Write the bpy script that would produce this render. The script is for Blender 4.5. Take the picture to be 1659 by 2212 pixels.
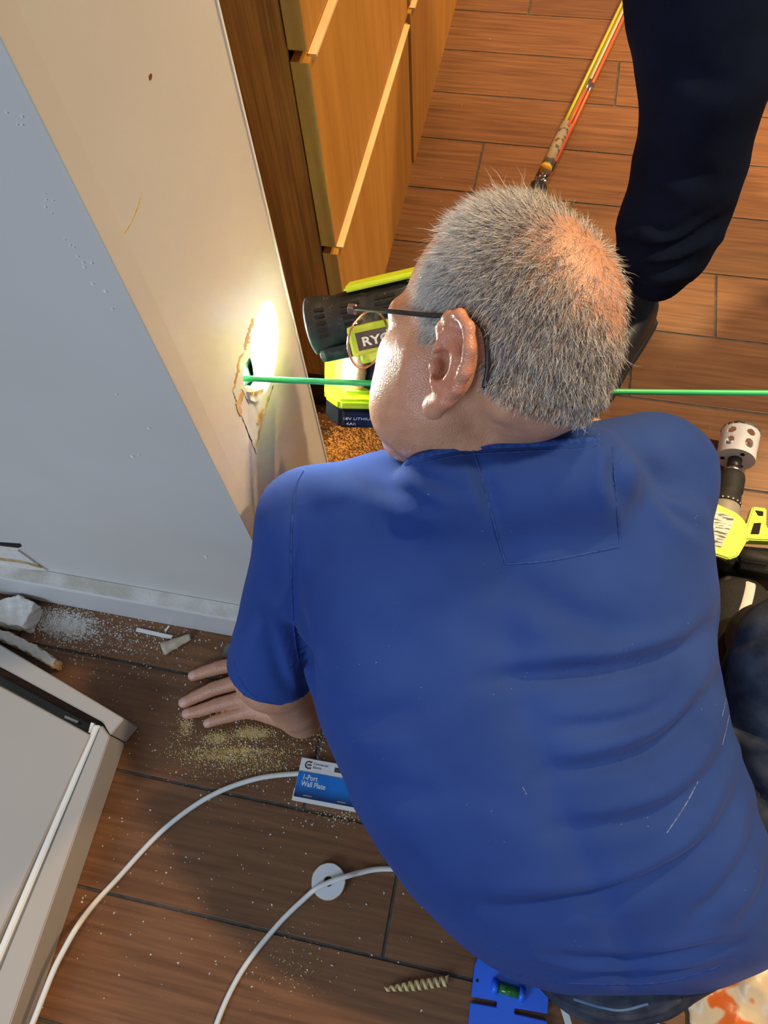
import bpy, bmesh, math, random
import numpy as np
from mathutils import Vector, Matrix
from mathutils.bvhtree import BVHTree

random.seed(7)
rng = np.random.default_rng(7)
for o in list(bpy.data.objects):
    bpy.data.objects.remove(o)
SC = bpy.context.scene
COL = SC.collection

# ------------------------------------------------------------------ camera
FPX, CX, CY, CAMH = 1670.0, 829.5, 1106.0, 1.13
R = np.array([[0.97856847, 0.15270615, -0.13814695],
              [0.19818779, -0.88055802, 0.43051037],
              [-0.05590482, -0.44866291, -0.89195081]])
ORG = np.array([0, 0, CAMH])
cam = bpy.data.cameras.new('camera')
cam.sensor_fit = 'VERTICAL'
cam.sensor_height = 36.0
cam.sensor_width = 27.0
cam.lens = FPX / 2212 * 36.0
cam.clip_start = 0.02
camo = bpy.data.objects.new('camera', cam)
COL.objects.link(camo)
M = Matrix.Identity(4)
cx, cy, cz = R @ np.array([1, 0, 0]), R @ np.array([0, -1, 0]), R @ np.array([0, 0, -1])
for i in range(3):
    M[i][0], M[i][1], M[i][2], M[i][3] = cx[i], cy[i], cz[i], ORG[i]
camo.matrix_world = M
SC.camera = camo

# ------------------------------------------------------------------ world, lights, exposure
SC.view_settings.view_transform = 'Standard'
SC.view_settings.look = 'None'
SC.view_settings.exposure = 0.0
SC.view_settings.gamma = 1.0
SC.view_settings.use_curve_mapping = False
SC.cycles.sample_clamp_indirect = 0.0
wd = bpy.data.worlds.new('world')
SC.world = wd
wd.use_nodes = True
wd.node_tree.nodes['Background'].inputs[0].default_value = (0.80, 0.86, 1.0, 1)
wd.node_tree.nodes['Background'].inputs[1].default_value = 0.21


def area(name, loc, target, size, power, color, shape='DISK', size_y=None, spread=180):
    l = bpy.data.lights.new(name, 'AREA')
    l.shape = shape
    l.size = size
    if size_y:
        l.size_y = size_y
    l.energy = power
    l.color = color
    l.spread = math.radians(spread)
    o = bpy.data.objects.new(name, l)
    COL.objects.link(o)
    o.location = loc
    d = Vector(target) - Vector(loc)
    o.rotation_euler = d.to_track_quat('-Z', 'Y').to_euler()
    return o


# kitchen ceiling downlights (warm) and the window behind the photographer (cool)
area('ceiling_downlight_a', (0.75, 1.9, 2.42), (0.62, 1.75, 0), 0.16, 38, (1.0, 0.64, 0.27), spread=110)
area('ceiling_downlight_b', (1.25, 0.85, 2.42), (0.75, 0.85, 0), 0.16, 25, (1.0, 0.75, 0.46), spread=110)
area('ceiling_downlight_c', (0.35, -0.9, 2.42), (0.1, -0.5, 0), 0.16, 3, (1.0, 0.92, 0.84))
area('window_daylight', (-1.7, -2.3, 1.9), (-0.4, 0.2, 0.3), 1.3, 56, (0.58, 0.76, 1.0), 'RECTANGLE', 1.3)


# ------------------------------------------------------------------ helpers
def P(px, py, dep):
    v = np.array([(px - CX) / FPX * dep, (py - CY) / FPX * dep, dep])
    return R @ v + ORG


def FL(px, py, z=0.0):
    r = R @ np.array([px - CX, py - CY, FPX])
    return ORG + r * ((z - CAMH) / r[2])


def PX(px, py, x):
    r = R @ np.array([px - CX, py - CY, FPX])
    return ORG + r * (x / r[0])


def PY(px, py, y):
    r = R @ np.array([px - CX, py - CY, FPX])
    return ORG + r * (y / r[1])


def project(Pw):
    v = (np.asarray(Pw) - ORG) @ R
    return np.stack([CX + FPX * v[:, 0] / v[:, 2], CY + FPX * v[:, 1] / v[:, 2]], 1)


def link(name, me, mat=None, parent=None, smooth=False):
    o = bpy.data.objects.new(name, me)
    COL.objects.link(o)
    if mat is not None:
        if isinstance(mat, (list, tuple)):
            for m in mat:
                me.materials.append(m)
        else:
            me.materials.append(mat)
    if parent is not None:
        o.parent = parent
        o.matrix_parent_inverse = parent.matrix_world.inverted() if False else Matrix.Translation(-Vector(parent.location))
    if smooth:
        me.polygons.foreach_set('use_smooth', [True] * len(me.polygons))
    return o


def obj(name, bm, mat=None, parent=None, smooth=False):
    me = bpy.data.meshes.new(name)
    bmesh.ops.recalc_face_normals(bm, faces=bm.faces[:])
    bm.to_mesh(me)
    bm.free()
    return link(name, me, mat, parent, smooth)


def mesh_np(name, V, F, mat=None, parent=None, smooth=True):
    me = bpy.data.meshes.new(name)
    V = np.asarray(V, np.float32)
    F = np.asarray(F, np.int32)
    k = F.shape[1]
    me.vertices.add(len(V))
    me.vertices.foreach_set('co', V.ravel())
    me.loops.add(F.size)
    me.loops.foreach_set('vertex_index', F.ravel())
    me.polygons.add(len(F))
    me.polygons.foreach_set('loop_start', np.arange(0, F.size, k, dtype=np.int32))
    me.update(calc_edges=True)
    me.validate()
    return link(name, me, mat, parent, smooth)


def thing(name, label, cat, loc=(0, 0, 0), group=None):
    o = bpy.data.objects.new(name, None)
    COL.objects.link(o)
    o.empty_display_size = 0.02
    o.location = loc
    o['label'] = label
    o['category'] = cat
    if group:
        o['group'] = group
    return o


def tag(o, label, cat, group=None):
    o['label'] = label
    o['category'] = cat
    if group:
        o['group'] = group
    return o


def box(bm, lo, hi, bev=0.0, mat=None):
    lo, hi = Vector(lo), Vector(hi)
    c, s = (lo + hi) / 2, hi - lo
    g = bmesh.ops.create_cube(bm, size=1)
    bmesh.ops.scale(bm, vec=s, verts=g['verts'])
    bmesh.ops.translate(bm, vec=c, verts=g['verts'])
    if mat is not None:
        bmesh.ops.transform(bm, matrix=mat, verts=g['verts'])
    if bev > 0:
        vs = set(g['verts'])
        es = [e for e in bm.edges if e.verts[0] in vs and e.verts[1] in vs]
        bmesh.ops.bevel(bm, geom=es, offset=bev, segments=2, affect='EDGES', profile=0.6)
    return g['verts']


def prism(bm, poly, z0, z1, mat=None, bev=0.0):
    """extrude a plan polygon (x,y) between z0 and z1"""
    vs = [bm.verts.new((p[0], p[1], z0)) for p in poly]
    f = bm.faces.new(vs)
    r = bmesh.ops.extrude_face_region(bm, geom=[f])
    nv = [g for g in r['geom'] if isinstance(g, bmesh.types.BMVert)]
    bmesh.ops.translate(bm, vec=(0, 0, z1 - z0), verts=nv)
    allv = vs + nv
    if bev > 0:
        s = set(allv)
        es = [e for e in bm.edges if e.verts[0] in s and e.verts[1] in s]
        rr = bmesh.ops.bevel(bm, geom=es, offset=bev, segments=2, affect='EDGES')
        allv = list(set(rr['verts']) | set(v for v in allv if v.is_valid))
    if mat is not None:
        bmesh.ops.transform(bm, matrix=mat, verts=[v for v in allv if v.is_valid])
    return allv


def frame_from(d, up=(0, 0, 1)):
    d = Vector(d).normalized()
    up = Vector(up)
    x = up.cross(d)
    if x.length < 1e-4:
        x = Vector((1, 0, 0)).cross(d)
    x.normalize()
    return x, d.cross(x), d


def tube(bm, pts, rad, n=10, cap=True, twist_up=(0, 0, 1)):
    pts = [Vector(p) for p in pts]
    if not hasattr(rad, '__len__'):
        rad = [rad] * len(pts)
    rings = []
    for i, p in enumerate(pts):
        d = pts[min(i + 1, len(pts) - 1)] - pts[max(i - 1, 0)]
        x, y, _ = frame_from(d, twist_up)
        rings.append([bm.verts.new(p + (x * math.cos(2 * math.pi * k / n) + y * math.sin(2 * math.pi * k / n)) * rad[i]) for k in range(n)])
    for a, b in zip(rings, rings[1:]):
        for k in range(n):
            bm.faces.new((a[k], a[(k + 1) % n], b[(k + 1) % n], b[k]))
    if cap:
        bm.faces.new(rings[0][::-1])
        bm.faces.new(rings[-1])
    return rings


def lathe(bm, base, axis, prof, n=32, cap0=True, cap1=True):
    """prof: list of (dist along axis, radius)"""
    base = Vector(base)
    x, y, d = frame_from(axis)
    rings = []
    for t, r in prof:
        rings.append([bm.verts.new(base + d * t + (x * math.cos(2 * math.pi * k / n) + y * math.sin(2 * math.pi * k / n)) * r) for k in range(n)])
    for a, b in zip(rings, rings[1:]):
        for k in range(n):
            bm.faces.new((a[k], a[(k + 1) % n], b[(k + 1) % n], b[k]))
    if cap0:
        bm.faces.new(rings[0][::-1])
    if cap1:
        bm.faces.new(rings[-1])
    return rings


def spline(pts, n):
    """catmull-rom through pts, n samples per span"""
    p = [Vector(q) for q in pts]
    p = [p[0] * 2 - p[1]] + p + [p[-1] * 2 - p[-2]]
    out = []
    for i in range(1, len(p) - 2):
        for k in range(n):
            t = k / n
            a, b, c, d = p[i - 1], p[i], p[i + 1], p[i + 2]
            out.append(0.5 * ((2 * b) + (c - a) * t + (2 * a - 5 * b + 4 * c - d) * t * t + (3 * b - a - 3 * c + d) * t ** 3))
    out.append(p[-2])
    return out


def text_mesh(name, txt, size, mat, matrix, parent=None, extrude=0.0002, bold=0.0, align='LEFT', sx=1.0):
    cu = bpy.data.curves.new(name + '_curve', 'FONT')
    cu.body = txt
    cu.size = size
    cu.extrude = extrude
    cu.offset = bold
    cu.align_x = align
    cu.resolution_u = 3
    t = bpy.data.objects.new(name + '_tmp', cu)
    COL.objects.link(t)
    dg = bpy.context.evaluated_depsgraph_get()
    me = bpy.data.meshes.new_from_object(t.evaluated_get(dg))
    bpy.data.objects.remove(t)
    me.transform(matrix @ Matrix.Diagonal((sx, 1, 1, 1)))
    me.materials.clear()
    me.name = name
    return link(name, me, mat, parent)


# ------------------------------------------------------------------ materials
def srgb(r, g, b):
    f = lambda c: c / 12.92 if c <= 0.04045 else ((c + 0.055) / 1.055) ** 2.4
    return (f(r / 255), f(g / 255), f(b / 255), 1)


def nodes(m):
    m.use_nodes = True
    nt = m.node_tree
    return nt, nt.nodes['Principled BSDF']


def mat(name, col, rough=0.6, col2=None, scale=8.0, stretch=(1, 1, 1), bump=0.0, bscale=None, metal=0.0, spec=0.5,
        coord='Object', detail=4.0, lo=0.35, hi=0.65, sheen=0.0, coat=0.0, rand=0.0, bdist=0.002):
    m = bpy.data.materials.new(name)
    nt, bs = nodes(m)
    bs.inputs['Base Color'].default_value = col
    bs.inputs['Roughness'].default_value = rough
    bs.inputs['Metallic'].default_value = metal
    bs.inputs['Specular IOR Level'].default_value = spec
    bs.inputs['Sheen Weight'].default_value = sheen
    bs.inputs['Coat Weight'].default_value = coat
    tc = nt.nodes.new('ShaderNodeTexCoord')
    mp = nt.nodes.new('ShaderNodeMapping')
    mp.inputs['Scale'].default_value = stretch
    nt.links.new(tc.outputs[coord], mp.inputs[0])
    if rand > 0:
        oi = nt.nodes.new('ShaderNodeObjectInfo')
        ml = nt.nodes.new('ShaderNodeMath')
        ml.operation = 'MULTIPLY'
        ml.inputs[1].default_value = 37.0
        nt.links.new(oi.outputs['Random'], ml.inputs[0])
        nt.links.new(ml.outputs[0], mp.inputs['Location'])
    if col2 is not None:
        nz = nt.nodes.new('ShaderNodeTexNoise')
        nz.inputs['Scale'].default_value = scale
        nz.inputs['Detail'].default_value = detail
        nt.links.new(mp.outputs[0], nz.inputs['Vector'])
        rp = nt.nodes.new('ShaderNodeValToRGB')
        rp.color_ramp.elements[0].position = lo
        rp.color_ramp.elements[1].position = hi
        rp.color_ramp.elements[0].color = col
        rp.color_ramp.elements[1].color = col2
        nt.links.new(nz.outputs['Fac'], rp.inputs[0])
        out = rp.outputs[0]
        if rand > 0:
            hs = nt.nodes.new('ShaderNodeHueSaturation')
            mr = nt.nodes.new('ShaderNodeMapRange')
            mr.inputs['To Min'].default_value = 1 - rand
            mr.inputs['To Max'].default_value = 1 + rand
            nt.links.new(oi.outputs['Random'], mr.inputs[0])
            nt.links.new(mr.outputs[0], hs.inputs['Value'])
            nt.links.new(out, hs.inputs['Color'])
            out = hs.outputs[0]
        nt.links.new(out, bs.inputs['Base Color'])
    if bump > 0:
        nb = nt.nodes.new('ShaderNodeTexNoise')
        nb.inputs['Scale'].default_value = bscale or scale * 6
        nb.inputs['Detail'].default_value = 5
        nt.links.new(mp.outputs[0], nb.inputs['Vector'])
        bp = nt.nodes.new('ShaderNodeBump')
        bp.inputs['Strength'].default_value = bump
        bp.inputs['Distance'].default_value = bdist
        nt.links.new(nb.outputs['Fac'], bp.inputs['Height'])
        nt.links.new(bp.outputs[0], bs.inputs['Normal'])
    return m


def speckle(m, col, scale, thr, amount=0.8, coord='Object', stretch=(1, 1, 1)):
    """sprinkle small light specks (dust) over a material's colour"""
    nt = m.node_tree
    bs = nt.nodes['Principled BSDF']
    tc = nt.nodes.new('ShaderNodeTexCoord')
    mp = nt.nodes.new('ShaderNodeMapping')
    mp.inputs['Scale'].default_value = stretch
    nt.links.new(tc.outputs[coord], mp.inputs[0])
    vz = nt.nodes.new('ShaderNodeTexVoronoi')
    vz.inputs['Scale'].default_value = scale
    nt.links.new(mp.outputs[0], vz.inputs['Vector'])
    nz = nt.nodes.new('ShaderNodeTexNoise')
    nz.inputs['Scale'].default_value = scale * 0.13
    nt.links.new(mp.outputs[0], nz.inputs['Vector'])
    mr = nt.nodes.new('ShaderNodeMapRange')
    mr.inputs['From Min'].default_value = 0.50
    mr.inputs['From Max'].default_value = 0.72
    mr.inputs['To Min'].default_value = 0.0
    mr.inputs['To Max'].default_value = thr
    nt.links.new(nz.outputs['Fac'], mr.inputs[0])
    lt = nt.nodes.new('ShaderNodeMath')
    lt.operation = 'LESS_THAN'
    nt.links.new(vz.outputs['Distance'], lt.inputs[0])
    nt.links.new(mr.outputs[0], lt.inputs[1])
    am = nt.nodes.new('ShaderNodeMath')
    am.operation = 'MULTIPLY'
    am.inputs[1].default_value = amount
    nt.links.new(lt.outputs[0], am.inputs[0])
    mx = nt.nodes.new('ShaderNodeMix')
    mx.data_type = 'RGBA'
    inp = bs.inputs['Base Color']
    if inp.is_linked:
        nt.links.new(inp.links[0].from_socket, mx.inputs[6])
    else:
        mx.inputs[6].default_value = inp.default_value
    mx.inputs[7].default_value = col
    nt.links.new(am.outputs[0], mx.inputs[0])
    nt.links.new(mx.outputs[2], inp)
    return m


def clear_mat(name, tint=(1, 1, 1, 1), fac=0.12, rough=0.05):
    m = bpy.data.materials.new(name)
    m.use_nodes = True
    nt = m.node_tree
    nt.nodes.clear()
    o = nt.nodes.new('ShaderNodeOutputMaterial')
    t = nt.nodes.new('ShaderNodeBsdfTransparent')
    t.inputs[0].default_value = tint
    g = nt.nodes.new('ShaderNodeBsdfGlossy')
    g.inputs['Roughness'].default_value = rough
    mx = nt.nodes.new('ShaderNodeMixShader')
    mx.inputs[0].default_value = fac
    nt.links.new(t.outputs[0], mx.inputs[1])
    nt.links.new(g.outputs[0], mx.inputs[2])
    nt.links.new(mx.outputs[0], o.inputs[0])
    return m


def emit(name, col, strength):
    m = bpy.data.materials.new(name)
    nt, bs = nodes(m)
    bs.inputs['Base Color'].default_value = col
    bs.inputs['Emission Color'].default_value = col
    bs.inputs['Emission Strength'].default_value = strength
    return m


MT = {}
MT['tile'] = mat('wood_look_tile', srgb(100, 65, 39), 0.42, srgb(133, 91, 58), 6.0, (1.2, 22, 6), 0.2, 14.0, spec=0.4, rand=0.10, detail=8, lo=0.3, hi=0.72, bdist=0.0008)
MT['grout'] = mat('grout', srgb(62, 58, 55), 0.9, srgb(84, 78, 72), 60, bump=0.3)
MT['paint'] = mat('wall_paint', srgb(203, 198, 190), 0.5, srgb(210, 206, 199), 3, bump=0.12, bscale=220, bdist=0.0006)
MT['paint_tape'] = mat('painted_tape', srgb(200, 193, 182), 0.6, srgb(208, 202, 192), 6, bump=0.1, bscale=160, bdist=0.0006)
MT['gypsum'] = mat('gypsum', srgb(214, 208, 198), 0.9, srgb(228, 222, 212), 60, bump=0.6, bscale=140)
MT['kraft'] = mat('torn_kraft_paper', srgb(176, 140, 92), 0.9, srgb(205, 178, 130), 90, bump=0.5, bscale=200)
MT['dark'] = mat('dark_gap', srgb(22, 18, 16), 0.9)
MT['cavity'] = mat('cavity_insulation', srgb(84, 128, 98), 0.9, srgb(140, 190, 150), 60, bump=1.0, bscale=90)
MT['base'] = mat('baseboard_paint', srgb(206, 203, 198), 0.4, srgb(214, 211, 207), 5)
MT['dusty'] = mat('dusty_ledge', srgb(222, 219, 212), 0.85, srgb(196, 188, 174), 24, bump=0.4, bscale=200)
MT['oak'] = mat('oak_panel', srgb(140, 92, 36), 0.45, srgb(184, 132, 64), 9, (30, 30, 0.8), 0.2, 20, detail=8, bdist=0.0006)
MT['veneer'] = mat('drawer_veneer', srgb(166, 112, 40), 0.42, srgb(182, 128, 54), 5, (9, 9, 0.9), 0.12, 18, detail=7, bdist=0.0005)
MT['edge'] = mat('drawer_edge', srgb(184, 152, 78), 0.45, srgb(204, 174, 98), 6, (10, 10, 0.8))
MT['lip'] = mat('pull_lip_edge', srgb(232, 188, 132), 0.4, srgb(242, 204, 152), 12)
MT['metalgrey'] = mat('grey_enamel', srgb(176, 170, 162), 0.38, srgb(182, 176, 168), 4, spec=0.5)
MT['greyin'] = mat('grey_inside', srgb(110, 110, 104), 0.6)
MT['whiteplastic'] = mat('white_plastic', srgb(228, 228, 224), 0.35, srgb(236, 236, 232), 10)
MT['cable'] = mat('white_cable_jacket', srgb(222, 222, 216), 0.38, srgb(232, 231, 226), 20)
MT['black'] = mat('black_plastic', srgb(22, 22, 24), 0.4, srgb(32, 32, 34), 30)
MT['rubber'] = mat('black_rubber', srgb(26, 26, 27), 0.7, srgb(36, 36, 37), 60, bump=0.3, bscale=300)
MT['lime'] = mat('lime_plastic', srgb(196, 220, 20), 0.38, srgb(204, 228, 30), 12)
MT['steel'] = mat('brushed_steel', srgb(170, 168, 164), 0.3, srgb(196, 194, 190), 30, metal=1.0)
MT['shirt'] = mat('blue_cotton', srgb(35, 62, 128), 0.9, srgb(42, 70, 138), 9, bump=0.16, bscale=750, sheen=0.05, spec=0.2, bdist=0.0008)
speckle(MT['shirt'], srgb(150, 168, 210), 150, 0.09, 0.6)
MT['seam'] = mat('blue_cotton_seam', srgb(34, 60, 126), 0.9, srgb(50, 80, 150), 200, bump=0.3, bscale=400, spec=0.2)
MT['smear'] = mat('plaster_smear', srgb(120, 132, 165), 0.95, srgb(70, 90, 145), 400, lo=0.4, hi=0.6)
MT['denim'] = mat('dark_denim', srgb(38, 44, 60), 0.9, srgb(70, 76, 88), 30, (1, 1, 1), 0.3, 500, spec=0.2, bdist=0.0008)
MT['navy'] = mat('navy_trousers', srgb(12, 19, 36), 0.95, srgb(17, 25, 44), 14, bump=0.15, bscale=500, spec=0.1, bdist=0.0008)
MT['hairw'] = mat('grey_hair', srgb(222, 216, 208), 0.5, spec=0.4)
MT['hairg'] = mat('mid_grey_hair', srgb(150, 140, 130), 0.5, spec=0.4)
MT['haird'] = mat('dark_hair', srgb(72, 62, 56), 0.5, spec=0.4)
MT['clear'] = clear_mat('clear_plastic', (0.97, 0.97, 0.97, 1), 0.10)
MT['lens'] = clear_mat('spectacle_lens', (0.95, 0.98, 0.96, 1), 0.07, 0.02)
MT['gold'] = mat('rose_gold_metal', srgb(214, 176, 150), 0.25, metal=1.0)
MT['greenrod'] = mat('green_fibreglass', srgb(60, 196, 116), 0.35, srgb(66, 204, 122), 20)


# ------------------------------------------------------------------ signed distance modelling
def ell(p, c, r, A=None):
    q = p - np.asarray(c)
    if A is not None:
        q = q @ np.asarray(A)
    r = np.asarray(r)
    k0 = np.linalg.norm(q / r, axis=-1)
    k1 = np.linalg.norm(q / (r * r), axis=-1) + 1e-9
    return k0 * (k0 - 1) / k1


def sph(p, c, r):
    return np.linalg.norm(p - np.asarray(c), axis=-1) - r


def cone(p, a, b, ra, rb):
    a, b = np.asarray(a, float), np.asarray(b, float)
    ba = b - a
    t = np.clip(((p - a) @ ba) / (ba @ ba), 0, 1)
    return np.linalg.norm(p - a - t[..., None] * ba, axis=-1) - (ra + (rb - ra) * t)


def chain(p, pts, rad, k=0.004):
    d = None
    for i in range(len(pts) - 1):
        e = cone(p, pts[i], pts[i + 1], rad[i], rad[i + 1])
        d = e if d is None else smin(d, e, k)
    return d


def smin(a, b, k):
    h = np.clip(0.5 + 0.5 * (b - a) / k, 0, 1)
    return b + (a - b) * h - k * h * (1 - h)


def smax(a, b, k):
    return -smin(-a, -b, k)


def nets(sdf, lo, hi, h):
    """surface nets of sdf on a grid, only evaluated finely near the surface"""
    lo, hi = np.asarray(lo, float), np.asarray(hi, float)
    n = np.ceil((hi - lo) / h).astype(int) + 1
    c = 4
    nc = (n + c - 1) // c + 1
    ax = [lo[i] + np.arange(nc[i]) * h * c for i in range(3)]
    G = np.stack(np.meshgrid(*ax, indexing='ij'), -1)
    Dc = sdf(G.reshape(-1, 3)).reshape(nc)
    D = np.repeat(np.repeat(np.repeat(Dc, c, 0), c, 1), c, 2)
    # centre the nearest coarse sample
    D = D[:n[0], :n[1], :n[2]].astype(np.float64)
    idx = np.argwhere(np.abs(D) < h * c * 2.6)
    pts = lo + idx * h
    vals = np.empty(len(pts))
    for s in range(0, len(pts), 200000):
        vals[s:s + 200000] = sdf(pts[s:s + 200000])
    D[tuple(idx.T)] = vals
    S = D < 0
    cs = np.zeros(np.array(D.shape) - 1, np.int8)
    for a in (0, 1):
        for b in (0, 1):
            for d in (0, 1):
                cs += S[a:S.shape[0] - 1 + a, b:S.shape[1] - 1 + b, d:S.shape[2] - 1 + d]
    act = (cs > 0) & (cs < 8)
    ids = np.full(act.shape, -1, np.int64)
    ci = np.argwhere(act)
    ids[tuple(ci.T)] = np.arange(len(ci))
    acc = np.zeros((len(ci), 3))
    cnt = np.zeros(len(ci))
    corners = [(a, b, d) for a in (0, 1) for b in (0, 1) for d in (0, 1)]
    for u in corners:
        for k in range(3):
            if u[k] == 0:
                v = list(u)
                v[k] = 1
                du = D[ci[:, 0] + u[0], ci[:, 1] + u[1], ci[:, 2] + u[2]]
                dv = D[ci[:, 0] + v[0], ci[:, 1] + v[1], ci[:, 2] + v[2]]
                m = (du < 0) != (dv < 0)
                t = np.where(m, du / np.where(m, du - dv, 1), 0)
                q = np.array(u, float) + np.outer(t, np.array(v) - np.array(u))
                acc[m] += q[m]
                cnt[m] += 1
    V = lo + (ci + acc / np.maximum(cnt, 1)[:, None]) * h
    quads = []
    for k in range(3):
        a, b = [(1, 2), (2, 0), (0, 1)][k]
        sl0 = [slice(1, -1)] * 3
        sl0[k] = slice(0, -1)
        sl1 = [slice(1, -1)] * 3
        sl1[k] = slice(1, None)
        s0, s1 = S[tuple(sl0)], S[tuple(sl1)]
        for flip, m in ((False, s0 & ~s1), (True, ~s0 & s1)):
            e = np.argwhere(m)
            e[:, a] += 1
            e[:, b] += 1
            q = []
            for da, db in ((-1, -1), (0, -1), (0, 0), (-1, 0)):
                w = e.copy()
                w[:, a] += da
                w[:, b] += db
                q.append(ids[tuple(w.T)])
            q = np.stack(q, 1)
            if flip:
                q = q[:, ::-1]
            quads.append(q)
    F = np.concatenate(quads)
    F = F[(F >= 0).all(1)]
    return V, F


def vnormals(V, F):
    n = np.cross(V[F[:, 2]] - V[F[:, 0]], V[F[:, 3]] - V[F[:, 1]])
    N = np.zeros_like(V)
    for k in range(4):
        np.add.at(N, F[:, k], n)
    return N / (np.linalg.norm(N, axis=1, keepdims=True) + 1e-12)


def smoothv(V, F, it=1, lam=0.5):
    for _ in range(it):
        A = np.zeros_like(V)
        c = np.zeros(len(V))
        for k in range(4):
            np.add.at(A, F[:, k], V[F[:, (k + 1) % 4]])
            np.add.at(A, F[:, (k + 1) % 4], V[F[:, k]])
            np.add.at(c, F[:, k], 1)
            np.add.at(c, F[:, (k + 1) % 4], 1)
        V = V + lam * (A / np.maximum(c, 1)[:, None] - V)
    return V


def seg_dist(Q, line):
    """distance of 2-D points Q to a polyline and the param along it (0..1)"""
    line = np.asarray(line, float)
    best = np.full(len(Q), 1e9)
    par = np.zeros(len(Q))
    sgn = np.zeros(len(Q))
    L = np.linalg.norm(np.diff(line, axis=0), axis=1)
    tot = L.sum()
    acc = 0
    for i in range(len(line) - 1):
        a, b = line[i], line[i + 1]
        ab = b - a
        t = np.clip(((Q - a) @ ab) / (ab @ ab), 0, 1)
        w = Q - a - t[:, None] * ab
        d = np.linalg.norm(w, axis=1)
        m = d < best
        best[m] = d[m]
        par[m] = (acc + t[m] * L[i]) / tot
        sgn[m] = np.sign(ab[0] * w[m, 1] - ab[1] * w[m, 0])
        acc += L[i]
    return best, par, sgn


def fold(V, N, line, amp, w, asym=0.0):
    """push a soft wrinkle into a cloth surface along a line"""
    ln = [tuple(q)[:2] for q in spline([(a, b, 0) for a, b in line], 6)]
    vis = ((ORG - V) * N).sum(1) > 0
    Q = project(V)
    d, t, s = seg_dist(Q, ln)
    g = np.exp(-(d / w) ** 2) * np.clip(np.sin(np.pi * np.clip(t, 0.03, 0.97)), 0, 1) ** 0.6
    if asym:
        g = g * (1 + 0) - asym * np.exp(-((d - 1.6 * w) / (1.1 * w)) ** 2) * (s > 0) * np.sin(np.pi * np.clip(t, 0.03, 0.97))
    return V + N * (amp * g * vis)[:, None]


def bvh_of(o):
    me = o.data
    return BVHTree.FromPolygons([v.co[:] for v in me.vertices], [p.vertices[:] for p in me.polygons])


def on_surface(bvh, px, py):
    r = R @ np.array([px - CX, py - CY, FPX])
    h, n, i, d = bvh.ray_cast(Vector(ORG), Vector(r).normalized())
    return h, n


def surf_strip(name, bvh, line, width, lift, m, parent, n=5):
    """a thin sewn strip lying on a modelled surface"""
    ln = spline([(a, b, 0) for a, b in line], n)
    pts = []
    for q in ln:
        h, nn = on_surface(bvh, q[0], q[1])
        if h is not None:
            pts.append((h, nn))
    if len(pts) < 3:
        return None
    bm = bmesh.new()
    prev = None
    for i, (h, nn) in enumerate(pts):
        d = (pts[min(i + 1, len(pts) - 1)][0] - pts[max(i - 1, 0)][0]).normalized()
        s = nn.cross(d).normalized() * width / 2
        row = [bm.verts.new(h - s - nn * lift), bm.verts.new(h - s * 0.6 + nn * lift), bm.verts.new(h + s * 0.6 + nn * lift), bm.verts.new(h + s - nn * lift)]
        if prev:
            for k in range(3):
                bm.faces.new((prev[k], prev[k + 1], row[k + 1], row[k]))
        prev = row
    return obj(name, bm, m, parent, True)


# ================================================================== SETTING
# floor: grout bed with single tiles on it
TW, Y00 = 0.15246, -0.0771
bm = bmesh.new()
box(bm, (-1.9, -1.2, -0.02), (1.6, 2.9, -0.0018))
floor = obj('floor', bm, MT['grout'])
floor['kind'] = 'structure'
floor['label'] = 'brown wood-look plank tile floor with dark grout'
joints = {0: -0.051, 1: -0.1933, 2: 0.22, 3: 0.10, 4: 0.15, 5: 0.05, 6: 0.1992, 7: 0.342, 8: 0.06, 9: -0.14, 10: 0.50, 11: 0.1236, 12: 0.36, 13: -0.10, -1: 0.35, -2: -0.05, -3: 0.3, -4: 0.0}
TL = 0.914
G = 0.0042
bm = bmesh.new()
box(bm, (-TL / 2 + G / 2, -TW / 2 + G / 2, -0.012), (TL / 2 - G / 2, TW / 2 - G / 2, 0.0), 0.0007)
tile_me = bpy.data.meshes.new('tile')
bmesh.ops.recalc_face_normals(bm, faces=bm.faces[:])
bm.to_mesh(tile_me)
bm.free()
tile_me.materials.append(MT['tile'])
for r in range(-5, 16):
    x0 = joints.get(r, 0.2 * r % 0.6)
    for k in range(-3, 3):
        xc = x0 + (k + 0.5) * TL
        if xc < -1.5 or xc > 1.3:
            continue
        t = bpy.data.objects.new('tile', tile_me)
        COL.objects.link(t)
        t.parent = floor
        t.location = (xc, Y00 + (r + 0.5) * TW, random.uniform(-0.0004, 0.0))

# the wall end: front face toward the photographer, narrow end face with the hole toward the kitchen
WX, WY0, WY1 = -0.263, 0.320, 0.563


def grid_hole_plate(name, hole, x_out, thick, m, parent):
    """end face of the wall as a drywall sheet with a ragged hole"""
    outer = [(WY0, 0), (WY1, 0), (WY1, 2.5), (WY0, 2.5)]
    from mathutils.geometry import tessellate_polygon
    loops = [[Vector((a, b, 0)) for a, b in outer], [Vector((a, b, 0)) for a, b in hole]]
    tri = tessellate_polygon(loops)
    pts = outer + hole
    bm = bmesh.new()
    a = [bm.verts.new((x_out, p[0], p[1])) for p in pts]
    b = [bm.verts.new((x_out - thick, p[0], p[1])) for p in pts]
    for t in tri:
        bm.faces.new([a[i] for i in t])
        bm.faces.new([b[i] for i in reversed(t)])
    no = len(outer)
    for s, n in ((0, no), (no, len(hole))):
        for i in range(n):
            j = (i + 1) % n
            bm.faces.new((a[s + i], a[s + j], b[s + j], b[s + i]))
    return obj(name, bm, m, parent)


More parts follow.
